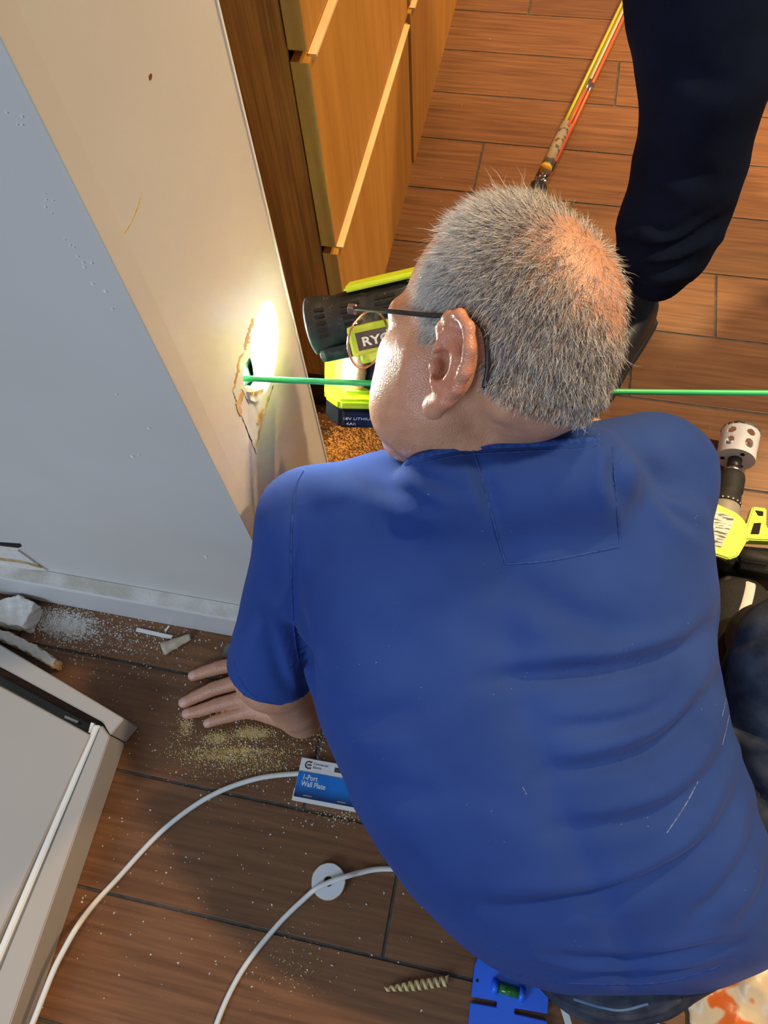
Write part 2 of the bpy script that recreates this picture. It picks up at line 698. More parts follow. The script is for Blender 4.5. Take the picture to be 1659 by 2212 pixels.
hole_px = [(530, 838), (526, 824), (526, 806), (530, 788), (536, 776), (545, 768), (552, 760), (558, 763), (563, 770), (568, 782), (571, 796), (573, 812), (572, 828), (566, 838), (558, 836), (550, 842), (541, 838)]
hole = [(float(q[1]), float(q[2])) for q in (PX(a, b, WX) for a, b in hole_px)]
bm = bmesh.new()
# front sheet, back sheet, core ends; hollow behind the hole
box(bm, (-2.2, WY0, 0), (WX - 0.013, WY0 + 0.013, 2.5))
box(bm, (-2.2, WY1 - 0.013, 0), (WX - 0.013, WY1, 2.5))
wall = obj('wall_left', bm, MT['paint'])
wall['kind'] = 'structure'
wall['label'] = 'painted drywall partition ending in a narrow face with a ragged hole'
grid_hole_plate('drywall_end', hole, WX, 0.013, MT['paint'], wall)
bm = bmesh.new()
yc, zc = np.mean([h[0] for h in hole]), np.mean([h[1] for h in hole])
bmesh.ops.create_icosphere(bm, subdivisions=4, radius=1)
for v in bm.verts:
    s = 1 + 0.08 * math.sin(v.co.y * 19 + v.co.z * 7) + 0.05 * math.sin(v.co.z * 31 + v.co.y * 11)
    v.co = Vector((WX - 0.062 + v.co.x * 0.045 * s, yc + v.co.y * 0.08 * s, zc + v.co.z * 0.10 * s))
obj('cavity_insulation', bm, MT['cavity'], wall, True)
# corner bead along the far edge and taped joint along the near corner
bm = bmesh.new()
box(bm, (WX - 0.004, WY1 - 0.0005, 0), (WX + 0.0018, WY1 + 0.0035, 2.5), 0.001)
obj('corner_bead', bm, MT['whiteplastic'], wall)
bm = bmesh.new()
box(bm, (WX - 0.001, WY0 - 0.0012, 0), (WX + 0.0011, WY0 + 0.022, 2.5), 0.0007)
obj('corner_tape', bm, MT['paint_tape'], wall)


def wall_patch(name, px, m, lift, parent=wall, x=WX):
    pts = [PX(a, b, x) for a, b in px]
    bm = bmesh.new()
    f = bm.faces.new([bm.verts.new((x - 0.001, q[1], q[2])) for q in pts])
    r = bmesh.ops.extrude_face_region(bm, geom=[f])
    bmesh.ops.translate(bm, vec=(0.001 + lift, 0, 0), verts=[g for g in r['geom'] if isinstance(g, bmesh.types.BMVert)])
    return obj(name, bm, m, parent)


def ribbon(a, w):
    """polyline to thin jagged outline"""
    a = [tuple(q)[:2] for q in spline([(x, y, 0) for x, y in a], 4)]
    l, rr = [], []
    for i, (x, y) in enumerate(a):
        e = min(i, len(a) - 1 - i) / len(a)
        ww = w * (0.25 + 0.9 * random.random()) * min(1, 0.25 + 4 * e)
        j = random.uniform(-0.3, 0.3) * w
        l.append((x - ww / 2 + j, y))
        rr.append((x + ww / 2 + j, y + random.uniform(0, 1)))
    return l + rr[::-1]


wall_patch('torn_paper', ribbon([(546, 688), (541, 706), (535, 724), (530, 744), (527, 756)], 9), MT['kraft'], 0.0008)
wall_patch('torn_paper', ribbon([(524, 762), (517, 778), (514, 796), (510, 818), (503, 842)], 6), MT['kraft'], 0.0008)
wall_patch('torn_paper', [(508, 872), (514, 860), (519, 846), (525, 850), (522, 864), (517, 876), (521, 886), (518, 900), (512, 888)], MT['kraft'], 0.0012)
wall_patch('torn_paper', [(553, 914), (558, 896), (564, 884), (567, 884), (563, 902), (558, 920)], MT['kraft'], 0.0012)
wall_patch('torn_paper', ribbon([(586, 842), (579, 862), (573, 884), (567, 906), (560, 934), (553, 964)], 4), MT['kraft'], 0.0008)
wall_patch('crack', ribbon([(502, 844), (508, 860), (514, 878)], 2.5), MT['dark'], 0.0003)
wall_patch('crack', ribbon([(519, 893), (528, 914), (536, 936), (544, 956), (553, 982)], 2.6), MT['dark'], 0.0003)
wall_patch('crack', ribbon([(521, 840), (528, 852), (534, 866), (538, 874)], 2.2), MT['dark'], 0.0003)
wall_patch('crack', ribbon([(590, 832), (584, 852), (580, 868)], 2.0), MT['dark'], 0.0003)
wall_patch('torn_gypsum', [(532, 846), (546, 844), (563, 838), (560, 852), (559, 862), (546, 868), (536, 864)], MT['gypsum'], 0.003)
wall_patch('torn_paper', [(533, 846), (548, 843), (562, 838), (561, 846), (548, 851), (534, 853)], MT['kraft'], 0.0042)
wall_patch('crack', ribbon([(306, 414), (300, 436), (288, 470), (272, 498), (258, 514)], 1.6), MT['edge'], 0.0003)
wall_patch('scuff', [(321, 164), (325, 158), (328, 162), (326, 172), (322, 172)], mat('red_scuff', srgb(120, 60, 46), 0.8), 0.0004)

# damage low on the front face
def front_patch(name, px, m, lift, y=WY0):
    pts = [PY(a, b, y) for a, b in px]
    bm = bmesh.new()
    f = bm.faces.new([bm.verts.new((q[0], y + 0.001, q[2])) for q in pts])
    r = bmesh.ops.extrude_face_region(bm, geom=[f])
    bmesh.ops.translate(bm, vec=(0, -0.001 - lift, 0), verts=[g for g in r['geom'] if isinstance(g, bmesh.types.BMVert)])
    return obj(name, bm, m, wall)


front_patch('broken_slot', [(-20, 1169), (0, 1171), (30, 1173), (44, 1174), (47, 1180), (40, 1183), (0, 1178), (-20, 1176)], MT['dark'], 0.0006)
front_patch('torn_drywall', [(-20, 1182), (0, 1184), (40, 1186), (60, 1200), (84, 1218), (104, 1229), (60, 1226), (0, 1222), (-20, 1220)], MT['gypsum'], 0.003)
front_patch('torn_paper', [(-20, 1199), (6, 1201), (44, 1206), (74, 1213), (92, 1222), (86, 1222), (64, 1214), (40, 1210), (0, 1205)], MT['kraft'], 0.004)
for (a, b) in [(15, 242), (48, 250), (38, 268), (48, 268), (97, 417), (100, 430), (115, 432), (98, 446), (112, 460), (140, 517), (152, 528), (160, 533), (168, 553), (180, 566), (182, 576), (198, 567), (200, 612), (228, 628), (243, 666), (252, 851), (286, 985), (300, 982), (445, 1202), (322, 924)]:
    w = random.uniform(1.5, 4.5)
    front_patch('paint_fleck', [(a - w, b), (a, b - w * 0.6), (a + w, b + w * 0.2), (a + w * 0.2, b + w * 0.7)], MT['whiteplastic'], 0.0008)

bm = bmesh.new()
box(bm, (-2.2, 0.296, 0), (WX - 0.004, WY0 - 0.0004, 0.088), 0.003)
bb = obj('baseboard_left', bm, MT['base'])
bb['kind'] = 'structure'
bb['label'] = 'pale baseboard under the grey wall with a dusty top ledge'
bm = bmesh.new()
box(bm, (-2.2, 0.2985, 0.0878), (WX - 0.006, WY0 - 0.0006, 0.0892))
obj('dusty_ledge', bm, MT['dusty'], bb)

# ------------------------------------------------------------------ kitchen cabinets
FXC = -0.252
def drawer_unit(y0, y1, label, end_panel):
    t = thing('drawer_cabinet', label, 'cabinet', (FXC - 0.25, (y0 + y1) / 2, 0), 'oak drawer cabinets along the kitchen floor')
    bm = bmesh.new()
    box(bm, (-0.83, y0 + 0.006, 0.10), (FXC - 0.022, y1 - 0.006, 0.86))
    obj('carcass', bm, MT['dark'] if not end_panel else MT['oak'], t)
    bm = bmesh.new()
    box(bm, (-0.82, y0 + 0.012, 0.0), (FXC - 0.03, y1 + 0.0, 0.10))
    obj('toe_kick', bm, MT['black'], t)
    if end_panel:
        bm = bmesh.new()
        box(bm, (-0.84, y0 + 0.002, 0.16), (FXC - 0.022, y0 + 0.020, 0.86), 0.001)
        obj('end_panel', bm, MT['oak'], t)
    for z0, z1 in ((0.098, 0.380), (0.392, 0.640), (0.652, 0.855)):
        bm = bmesh.new()
        box(bm, (FXC - 0.020, y0, z0), (FXC, y1 - 0.012, z1), 0.001)
        d = obj('drawer_front', bm, [MT['veneer'], MT['edge']], t)
        for p in d.data.polygons:
            if p.normal.y < -0.8:
                p.material_index = 1
        bm = bmesh.new()
        prof = [(FXC - 0.004, z1 - 0.003), (FXC + 0.001, z1 - 0.005), (FXC + 0.0052, z1 - 0.001), (FXC + 0.0052, z1 + 0.002), (FXC - 0.004, z1 + 0.002)]
        a = [bm.verts.new((x, y0 + 0.012, z)) for x, z in prof]
        b = [bm.verts.new((x, y1 - 0.020, z)) for x, z in prof]
        bm.faces.new(a)
        bm.faces.new(b[::-1])
        for i in range(len(a)):
            j = (i + 1) % len(a)
            bm.faces.new((a[i], b[i], b[j], a[j]))
        obj('pull_lip', bm, MT['lip'], d)
    return t


drawer_unit(0.722, 1.235, 'oak drawer cabinet with end panel beside the wall end', True)
drawer_unit(1.247, 1.80, 'oak drawer cabinet beyond the first cabinet, past the dark gap', False)
drawer_unit(1.812, 2.40, 'oak drawer cabinet farthest along the row of cabinets', False)

# ================================================================== OBJECTS ON THE FLOOR
# grey metal enclosure lying on the floor, lower left
hz = 0.060
c0 = FL(240, 1562, hz)[:2]
enc = thing('metal_enclosure', 'grey metal cabinet lying on its back with an inset door', 'cabinet', (float(c0[0]), float(c0[1]), 0))


def wall_bar(name, px, z0, z1, m, parent, bev=0.0015):
    bm = bmesh.new()
    prism(bm, [tuple(FL(a, b, z1)[:2]) for a, b in px], z0, z1, None, bev)
    return obj(name, bm, m, parent)


wall_bar('frame_bar', [(-260, 1238), (0, 1392), (268, 1552), (238, 1588), (222, 1560), (0, 1440), (-260, 1306)], 0.0, hz, MT['metalgrey'], enc)
wall_bar('frame_bar', [(237, 1590), (22, 2212), (-60, 2452), (-150, 2452), (-48, 2212), (218, 1566)], 0.0, hz, MT['metalgrey'], enc)
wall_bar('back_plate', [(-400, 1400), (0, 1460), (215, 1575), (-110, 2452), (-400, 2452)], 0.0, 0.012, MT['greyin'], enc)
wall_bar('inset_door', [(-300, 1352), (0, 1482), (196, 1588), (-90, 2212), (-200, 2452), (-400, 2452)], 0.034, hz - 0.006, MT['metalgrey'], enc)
wall_bar('door_track', [(216, 1566), (202, 1566), (-74, 2212), (-150, 2400), (-138, 2410), (-58, 2212)], 0.02, hz - 0.008, MT['whiteplastic'], enc)
wall_bar('hinge_clip', [(140, 1545), (170, 1558), (166, 1562), (138, 1550)], 0.03, hz - 0.016, MT['steel'], enc, 0.0006)
wall_bar('hinge_clip', [(196, 1560), (203, 1562), (196, 1584), (190, 1582)], 0.03, hz - 0.012, MT['whiteplastic'], enc, 0.0006)

def lying_strip(name, label, cat, a, b, w, h, m, z=0.0005, arch=0.0):
    A, B = Vector(FL(*a, z + h / 2)), Vector(FL(*b, z + h / 2))
    d = B - A
    bm = bmesh.new()
    mtx = Matrix.Translation((A + B) / 2) @ Matrix.Rotation(math.atan2(d.y, d.x), 4, 'Z')
    box(bm, (-d.length / 2, -w / 2, -h / 2), (d.length / 2, w / 2, h / 2), min(w, h) * 0.2, mtx)
    return tag(obj(name, bm, m), label, cat)


lying_strip('plastic_strip', 'short white plastic strip in the dust by the baseboard', 'strip', (295, 1360), (372, 1377), 0.006, 0.003, MT['whiteplastic'])
lying_strip('plastic_clip', 'tiny bent white plastic bit leaning at the baseboard', 'clip', (357, 1364), (366, 1352), 0.003, 0.003, MT['whiteplastic'])
# curled paper scrap
bm = bmesh.new()
A, B = Vector(FL(352, 1402, 0.005)), Vector(FL(412, 1375, 0.006))
dd = (B - A).normalized()
sd = Vector((-dd.y, dd.x, 0))
rows = []
for i in range(14):
    t = i / 13
    c = A.lerp(B, t)
    wv = 0.009 * (1.2 - 0.6 * t) * (0.97 + 0.06 * math.sin(i * 1.3))
    row = []
    for k in range(9):
        an = math.pi * (k / 8) * 1.25 - 0.35
        row.append(bm.verts.new(c + sd * math.cos(an) * wv + Vector((0, 0, max(-0.0045, math.sin(an) * wv * 0.8)))))
    rows.append(row)
for a, b in zip(rows, rows[1:]):
    for k in range(8):
        bm.faces.new((a[k], a[k + 1], b[k + 1], b[k]))
o = obj('paper_scrap', bm, mat('torn_drywall_paper', srgb(206, 194, 172), 0.9, srgb(184, 166, 138), 70, bump=0.5, bscale=160), None, True)
sm = o.modifiers.new('thick', 'SOLIDIFY')
sm.thickness = 0.0008
tag(o, 'curled strip of torn drywall paper near the plastic strip', 'paper scrap')

# white coax cable, two arcs
bm = bmesh.new()
cz_ = 0.0038
c1 = [FL(20, 2330, hz + 0.0045), FL(70, 2212, hz + 0.0045), FL(112, 2105, hz + 0.0045), FL(138, 2052, hz + 0.003), FL(168, 2000, 0.06), FL(204, 1952, 0.022), FL(250, 1902, 0.0055), FL(350, 1795, 0.0045), FL(450, 1722, 0.0045), FL(550, 1683, 0.0042), FL(645, 1671, 0.0040), FL(700, 1674, 0.0040), FL(748, 1684, 0.0040)]
tube(bm, spline(c1, 10), 0.0036, 10)
tag(obj('coax_cable', bm, MT['cable'], None, True), 'long white cable curving from the grey cabinet to the blue card', 'cable')
bm = bmesh.new()
c2 = [FL(440, 2330, 0.0042), FL(468, 2212, 0.0042), FL(522, 2098, 0.0042), FL(600, 1998, 0.0048), FL(662, 1937, 0.0098), FL(686, 1918, 0.0158), FL(718, 1903, 0.0164), FL(752, 1892, 0.0158), FL(778, 1885, 0.0090), FL(828, 1877, 0.0045), FL(940, 1880, 0.0042)]
tube(bm, spline(c2, 8), 0.0034, 10)
tag(obj('coax_cable', bm, MT['cable'], None, True), 'white cable running over the drywall ring on the floor', 'cable')

# drywall ring cut out by the hole saw
ctr = FL(709, 1904, 0.011)
bm = bmesh.new()
n = 48
ro, ri, th = 0.0225, 0.0062, 0.0105
rings = []
for (rr, z) in ((ro * 0.985, 0.0), (ro, 0.001), (ro, th - 0.001), (ro * 0.97, th), (ri, th), (ri, 0.0)):
    rings.append([bm.verts.new((ctr[0] + rr * (1 + 0.012 * math.sin(9 * a) + 0.01 * random.uniform(-1, 1)) * math.cos(a), ctr[1] + rr * math.sin(a) * (1 + 0.01 * random.uniform(-1, 1)), z + 0.0003)) for a in [2 * math.pi * k / n for k in range(n)]])
for i in range(len(rings)):
    a, b = rings[i], rings[(i + 1) % len(rings)]
    for k in range(n):
        f = bm.faces.new((a[k], a[(k + 1) % n], b[(k + 1) % n], b[k]))
        f.material_index = 0 if i == 3 else 1
ring = obj('drywall_ring', bm, [mat('ring_face', srgb(214, 216, 218), 0.7, srgb(222, 223, 224), 30), MT['kraft']])
tag(ring, 'round drywall plug with a centre hole under the white cable', 'drywall plug')

# wood shaving curl
bm = bmesh.new()
A, B = Vector(FL(833, 2137, 0.0078)), Vector(FL(968, 2119, 0.0078))
d = (B - A)
sdv = Vector((-d.y, d.x, 0)).normalized()
prev = None
N_ = 110
for i in range(N_):
    t = i / (N_ - 1)
    an = t * 2 * math.pi * 10
    rr = 0.0025 + 0.0032 * min(1, t * 2.2)
    c = A + d * t
    off = sdv * math.cos(an) * rr + Vector((0, 0, 1)) * math.sin(an) * rr
    w = d.normalized() * 0.0021
    row = (bm.verts.new(c + off - w), bm.verts.new(c + off * 1.15 + w))
    if prev:
        bm.faces.new((prev[0], prev[1], row[1], row[0]))
    prev = row
o = obj('wood_shaving', bm, mat('wood_curl', srgb(206, 178, 116), 0.7, srgb(226, 204, 150), 80), None, True)
sm = o.modifiers.new('thick', 'SOLIDIFY')
sm.thickness = 0.0005
tag(o, 'spiral curl of pale wood shaving on the tile', 'wood shaving')

# blister card
card = [FL(a, b, 0.0092) for a, b in ((652, 1636), (636, 1722), (790, 1750), (806, 1664))]
o0 = Vector(card[0]); ux = (Vector(card[3]) - o0).normalized(); uy0 = (Vector(card[1]) - o0)
cw, ch = (Vector(card[3]) - o0).length, uy0.length
uy = Vector((0, 0, 1)).cross(ux).normalized()      # toward the card's top edge
CM = Matrix.Translation(o0) @ Matrix(((ux.x, uy.x, 0, 0), (ux.y, uy.y, 0, 0), (0, 0, 1, 0), (0, 0, 0, 1)))
pk = thing('retail_card', 'blue and white hanging retail card for a wall plate', 'package', tuple(o0 - Vector((0, 0, 0.0092))))
def cbox(lo, hi, bev=0.0):
    bm = bmesh.new()
    box(bm, lo, hi, bev, CM)
    return bm


kk = ch
obj('card_back', cbox((-0.001, -kk - 0.004, -0.0088), (cw, -kk + 0.012, 0.0012), 0.0004), MT['whiteplastic'], pk)
obj('card_back', cbox((0, -kk, -0.0004), (cw, 0, 0.0004)), MT['whiteplastic'], pk)
# blue print with a soft lower gradient in print
mb = bpy.data.materials.new('blue_print')
nt, bs = nodes(mb)
tcn = nt.nodes.new('ShaderNodeTexCoord')
sp = nt.nodes.new('ShaderNodeSeparateXYZ')
nt.links.new(tcn.outputs['Generated'], sp.inputs[0])
rp = nt.nodes.new('ShaderNodeValToRGB')
rp.color_ramp.elements[0].color = srgb(4, 46, 96)
rp.color_ramp.elements[0].position = 0.08
rp.color_ramp.elements[1].color = srgb(14, 118, 208)
rp.color_ramp.elements[1].position = 0.5
nt.links.new(sp.outputs['Y'], rp.inputs[0])
nt.links.new(rp.outputs[0], bs.inputs['Base Color'])
bs.inputs['Roughness'].default_value = 0.3
obj('blue_panel', cbox((0.0003, -kk + 0.001, 0.0004), (cw - 0.0003, -kk * 0.34, 0.0014), 0.0003), mb, pk)
obj('hang_slot', cbox((cw * 0.48, -kk * 0.22, 0.0003), (cw * 0.86, -kk * 0.10, 0.0006)), MT['grout'], pk)
obj('staple', cbox((cw * 0.13, -kk * 0.93, 0.0014), (cw * 0.25, -kk * 0.90, 0.0019)), MT['steel'], pk)
obj('staple', cbox((cw * 0.60, -kk * 0.93, 0.0014), (cw * 0.72, -kk * 0.90, 0.0019)), MT['steel'], pk)
text_mesh('card_text', '1-Port', 0.0098, MT['whiteplastic'], CM @ Matrix.Translation((cw * 0.07, -kk * 0.53, 0.0015)), pk, bold=0.00018, sx=0.85)
text_mesh('card_text', 'Wall Plate', 0.0098, MT['whiteplastic'], CM @ Matrix.Translation((cw * 0.07, -kk * 0.69, 0.0015)), pk, bold=0.00018, sx=0.85)
bm = bmesh.new()
cc = [Vector((cw * 0.115 + 0.0046 * math.cos(a) * 0.95, -kk * 0.16 + 0.0046 * math.sin(a), 0.0007)) for a in np.linspace(0.9, 2 * math.pi - 0.9, 14)]
tube(bm, [CM @ q for q in [Vector((cw * 0.155, -kk * 0.16 + 0.0046, 0.0007))] + [q for q in cc if q.x < cw * 0.145] + [Vector((cw * 0.155, -kk * 0.16 - 0.0046, 0.0007))]], 0.0008, 6)
box(bm, (cw * 0.10, -kk * 0.16 - 0.0007, 0.0003), (cw * 0.155, -kk * 0.16 + 0.0007, 0.0012), 0, CM)
obj('card_logo', bm, MT['black'], pk)
text_mesh('card_text', 'Commercial', 0.0042, MT['grout'], CM @ Matrix.Translation((cw * 0.18, -kk * 0.13, 0.0005)), pk)
text_mesh('card_text', 'Electric', 0.0042, MT['grout'], CM @ Matrix.Translation((cw * 0.18, -kk * 0.22, 0.0005)), pk)

# blue plastic levelling template with a green vial
lv = thing('level_template', 'bright blue plastic level with slots and a green vial', 'level', tuple(FL(1100, 2160)))
MT['bluep'] = mat('blue_plastic', srgb(30, 104, 236), 0.38, srgb(36, 112, 242), 14)
LZ = 0.010
lo_ = lambda a, b: tuple(FL(a, b, LZ)[:2])
bm = bmesh.new()
poly = [(1026, 2085), (1018, 2153), (1074, 2163), (1073, 2176), (1016, 2166), (1004, 2300), (1190, 2330), (1182, 2206), (1111, 2190), (1112, 2178), (1183, 2190), (1188, 2120), (1150, 2060), (1045, 2040)]
prism(bm, [lo_(a, b) for a, b in poly], 0.0012, LZ, None, 0.0008)
obj('plate', bm, MT['bluep'], lv)
bm = bmesh.new()
VA, VB = Vector(FL(1070, 2131, LZ + 0.004)), Vector(FL(1128, 2148, LZ + 0.004))
tube(bm, [VA, VB], 0.0062, 14)
obj('vial', bm, mat('green_vial', srgb(28, 92, 44), 0.15, srgb(60, 130, 70), 120), lv, True)
for q in (VA, VB):
    bm = bmesh.new()
    dv = (VB - VA).normalized()
    tube(bm, [q - dv * 0.004, q + dv * 0.003], 0.0082, 14)
    obj('vial_mount', bm, MT['bluep'], lv, True)
bm = bmesh.new()
hq = Vector(FL(1031, 2118, LZ))
tube(bm, [hq - Vector((0, 0, 0.002)), hq + Vector((0, 0, 0.0004))], 0.0018, 12)
obj('peg_hole', bm, MT['dark'], lv)

lying_strip('plastic_strip', 'narrow white strip between the blue level and the jeans', 'strip', (1212, 2158), (1232, 2225), 0.008, 0.002, MT['whiteplastic'], 0.012)
lying_strip('plastic_strip', 'narrow white strip lying by the orange printed bag', 'strip', (1402, 2186), (1434, 2240), 0.007, 0.002, MT['whiteplastic'], 0.004)

# drywall rubble
def rubble(name, label, cat, px, z0, h, m, m2=None, seed=0, tilt=0.0):
    pts = np.array([FL(a, b, z0)[:2] for a, b in px])

    def sd(p):
        q = p[:, :2]
        d, _, _ = seg_dist(q, np.vstack([pts, pts[:1]]))
        ins = np.zeros(len(q), bool)
        for i in range(len(pts)):
            a, b = pts[i], pts[(i + 1) % len(pts)]
            c = (a[1] > q[:, 1]) != (b[1] > q[:, 1])
            ins ^= c & (q[:, 0] < (b[0] - a[0]) * (q[:, 1] - a[1]) / (b[1] - a[1] + 1e-12) + a[0])
        d = np.where(ins, -d, d)
        n = np.zeros(len(q))
        for k, (fx, fy, fz) in enumerate([(310, 170, 220), (-190, 420, 330), (640, -380, 510), (880, 700, -600)]):
            n += np.sin(p[:, 0] * fx + p[:, 1] * fy + p[:, 2] * fz + k * 2 + seed) / (k + 1.5)
        rough = 0.0016 if h > 0.006 else 0.0003
        d = d + n * rough
        d = np.maximum(d, p[:, 2] - z0 - h - n * rough * 0.6)
        return np.maximum(d, z0 + 0.0004 - p[:, 2])

    lo_, hi_ = pts.min(0) - 0.01, pts.max(0) + 0.01
    g = 0.0022 if h > 0.006 else 0.0014
    V, F = nets(sd, (lo_[0], lo_[1], z0 - 0.006), (hi_[0], hi_[1], z0 + h + 0.01), g)
    o = mesh_np(name, V, F, [m, m2 or m], None, h < 0.006)
    if m2 is not None:
        zs = V[F].mean(1)[:, 2]
        o.data.polygons.foreach_set('material_index', (zs < z0 + h - 0.003).astype(np.int32))
    return tag(o, label, cat)


rubble('drywall_chunk', 'broken white drywall chunk with crumbling face by the baseboard', 'drywall', [(-40, 1325), (16, 1312), (60, 1300), (96, 1318), (74, 1368), (36, 1362), (-40, 1350)], 0.0, 0.034, MT['gypsum'], MT['gypsum'], 3)
rubble('drywall_chunk', 'pale grey drywall scrap leaning out behind the grey metal cabinet', 'drywall', [(-30, 1362), (36, 1376), (92, 1404), (138, 1436), (132, 1452), (60, 1412), (-30, 1372)], 0.0, 0.03, MT['paint'], MT['kraft'], 5)


rubble('metal_scrap', 'flat grey scrap beside the thumb under the blue sleeve', 'scrap', [(480, 1422), (484, 1400), (494, 1390), (530, 1392), (530, 1424)], 0.0, 0.003, MT['greyin'], MT['greyin'], 9)

# crumpled plastic bag
def bag_sdf(p):
    q = p.copy()
    d = ell(p, P(1600, 2190, 0.98), (0.17, 0.12, 0.09))
    d = smin(d, ell(p, P(1400, 2290, 1.0), (0.12, 0.09, 0.08)), 0.04)
    d = smin(d, ell(p, P(1720, 2080, 0.98), (0.10, 0.10, 0.08)), 0.05)
    w = np.zeros(len(p))
    for k, (fx, fy, fz, am) in enumerate([(38, 21, 30, .006), (-27, 44, 18, .006), (71, -33, 52, .004), (48, 80, -61, .003), (110, 40, 77, .002)]):
        w += am * np.abs(np.sin(p[:, 0] * fx + p[:, 1] * fy + p[:, 2] * fz + k))
    return smax(d + w, -(p[:, 2] - 0.002), 0.006)


c_ = P(1580, 2190, 0.98)
V, F = nets(bag_sdf, (c_[0] - 0.32, c_[1] - 0.28, -0.01), (c_[0] + 0.32, c_[1] + 0.25, 0.26), 0.006)
mbag = mat('printed_film', srgb(206, 184, 146), 0.35, srgb(206, 96, 20), 24, bump=0.4, bscale=30, detail=1.5, lo=0.53, hi=0.57, spec=0.4, bdist=0.004)
bag = mesh_np('plastic_bag', V, F, mbag)
tag(bag, 'crumpled cream plastic bag with orange print behind the blue shirt', 'bag')

# fish-rod tube: clear tube with coloured rods
tb = thing('rod_tube', 'clear plastic tube full of coloured rods with a black cap', 'tube', tuple(FL(1157, 415)))
TA, TB = Vector(FL(1157, 418, 0.0188)), Vector(FL(1352, 8, 0.0188))
td = (TB - TA).normalized()
TB = TA + td * 0.95
tside = td.cross(Vector((0, 0, 1))).normalized()
bm = bmesh.new()
rg = lathe(bm, TA, td, [(0, 0.0165), (0.95, 0.0165)], 24, False, False)
obj('clear_tube', bm, MT['clear'], tb, True)
bm = bmesh.new()
lathe(bm, TA - td * 0.018, td, [(0, 0.0165), (0.002, 0.0182), (0.036, 0.0182), (0.038, 0.0168)], 28)
obj('end_cap', bm, MT['black'], tb, True)
def rod(name, s, up, a, b, r, m):
    bm = bmesh.new()
    o_ = tside * s + Vector((0, 0, up))
    tube(bm, [TA + td * a + o_, TA + td * b + o_], r, 10)
    return obj(name, bm, m, tb, True)


MT['rod_y'] = mat('yellow_rod', srgb(210, 206, 40), 0.35)
MT['rod_o'] = mat('orange_rod', srgb(240, 104, 44), 0.35)
MT['rod_w'] = mat('white_rod', srgb(226, 206, 176), 0.35)
rod('rod', -0.0085, 0.002, 0.22, 0.945, 0.0036, MT['rod_y'])
rod('rod', -0.003, -0.008, 0.22, 0.945, 0.0036, MT['rod_y'])
rod('rod', 0.0095, 0.001, 0.10, 0.945, 0.0034, MT['rod_o'])
rod('rod', 0.0035, 0.009, 0.35, 0.945, 0.003, MT['rod_w'])
rod('rod', 0.0035, 0.009, 0.20, 0.33, 0.003, MT['rod_o'])
rod('rod_ferrule', 0.0035, 0.009, 0.325, 0.36, 0.0034, MT['steel'])
rod('rod_ferrule', 0.0095, 0.001, 0.33, 0.36, 0.0038, MT['steel'])
bm = bmesh.new()
lathe(bm, TA + td * 0.075 + tside * -0.003, td, [(0, 0.0118), (0.14, 0.0118)], 20, True, True)
obj('paper_label', bm, mat('label_print', srgb(176, 160, 132), 0.7, srgb(96, 88, 76), 60, (1, 1, 1), lo=0.56, hi=0.60, detail=1), tb, True)
bm = bmesh.new()
lathe(bm, TA + td * 0.070 + tside * -0.003, td, [(0, 0.0122), (0.008, 0.0122)], 20)
obj('yellow_band', bm, mat('yellow_band', srgb(240, 186, 30), 0.5), tb, True)
bm = bmesh.new()
for i in range(90):
    a_ = random.uniform(0.022, 0.062)
    an = random.uniform(0, 2 * math.pi)
    rr = random.uniform(0.001, 0.0115)
    q = TA + td * a_ + tside * math.cos(an) * rr + Vector((0, 0, math.sin(an) * rr))
    tube(bm, [q, q + Vector((random.uniform(-1, 1), random.uniform(-1, 1), random.uniform(-.6, .6))).normalized() * 0.004], 0.0013, 5)
ch_ = obj('steel_bead_chain', bm, MT['steel'], tb)
ch_['kind'] = 'stuff'

# ------------------------------------------------------------------ drill with hole saw, lying on its side
dl = thing('cordless_drill', 'lime and black cordless drill with a white hole saw', 'drill', tuple(FL(1590, 1100)))
S0 = Vector(P(1597, 930, 0)) if False else Vector(FL(1600, 936, 0.036))
S1 = Vector(FL(1585, 1008, 0.036))
ad = (S1 - S0).normalized()
# hole saw: shell with oval slots
hs = Vector(S0)
HL, HR = 0.052, 0.0295
xf, yf, _ = frame_from(ad)
bm = bmesh.new()
nt_, nl = 144, 48
grid = []
for j in range(nl + 1):
    t = j / nl
    row = []
    for k in range(nt_):
        a = 2 * math.pi * k / nt_
        tt = t
        if j == 0:
            tt = -0.05 if k % 8 < 4 else 0.03
        row.append(bm.verts.new(hs + ad * HL * tt + (xf * math.cos(a) + yf * math.sin(a)) * HR))
    grid.append(row)
for j in range(nl):
    for k in range(nt_):
        tm, am = (j + 0.5) / nl, 2 * math.pi * (k + 0.5) / nt_
        skip = False
        for cen, tt, sa, st in [(x * math.pi / 3 + 0.2, 0.66, 0.25, 0.155) for x in range(6)] + [(x * math.pi / 3 + 0.2, 0.26, 0.26, 0.11) for x in range(6)]:
            da = (am - cen + math.pi) % (2 * math.pi) - math.pi
            if (da / sa) ** 2 + ((tm - tt) / st) ** 2 < 1:
                skip = True
        if not skip:
            bm.faces.new((grid[j][k], grid[j][(k + 1) % nt_], grid[j + 1][(k + 1) % nt_], grid[j + 1][k]))
bm.faces.new(grid[-1])
sawo = obj('hole_saw', bm, mat('white_enamel', srgb(220, 220, 226), 0.35, srgb(232, 230, 234), 20), dl)
md = sawo.modifiers.new('thick', 'SOLIDIFY')
md.thickness = 0.0016
bm = bmesh.new()
lathe(bm, hs + ad * -0.002, ad, [(0, HR + 0.0008), (0.004, HR + 0.0008)], 48, False, False)
o = obj('tooth_rim', bm, MT['steel'], dl)
o.modifiers.new('thick', 'SOLIDIFY').thickness = 0.0012
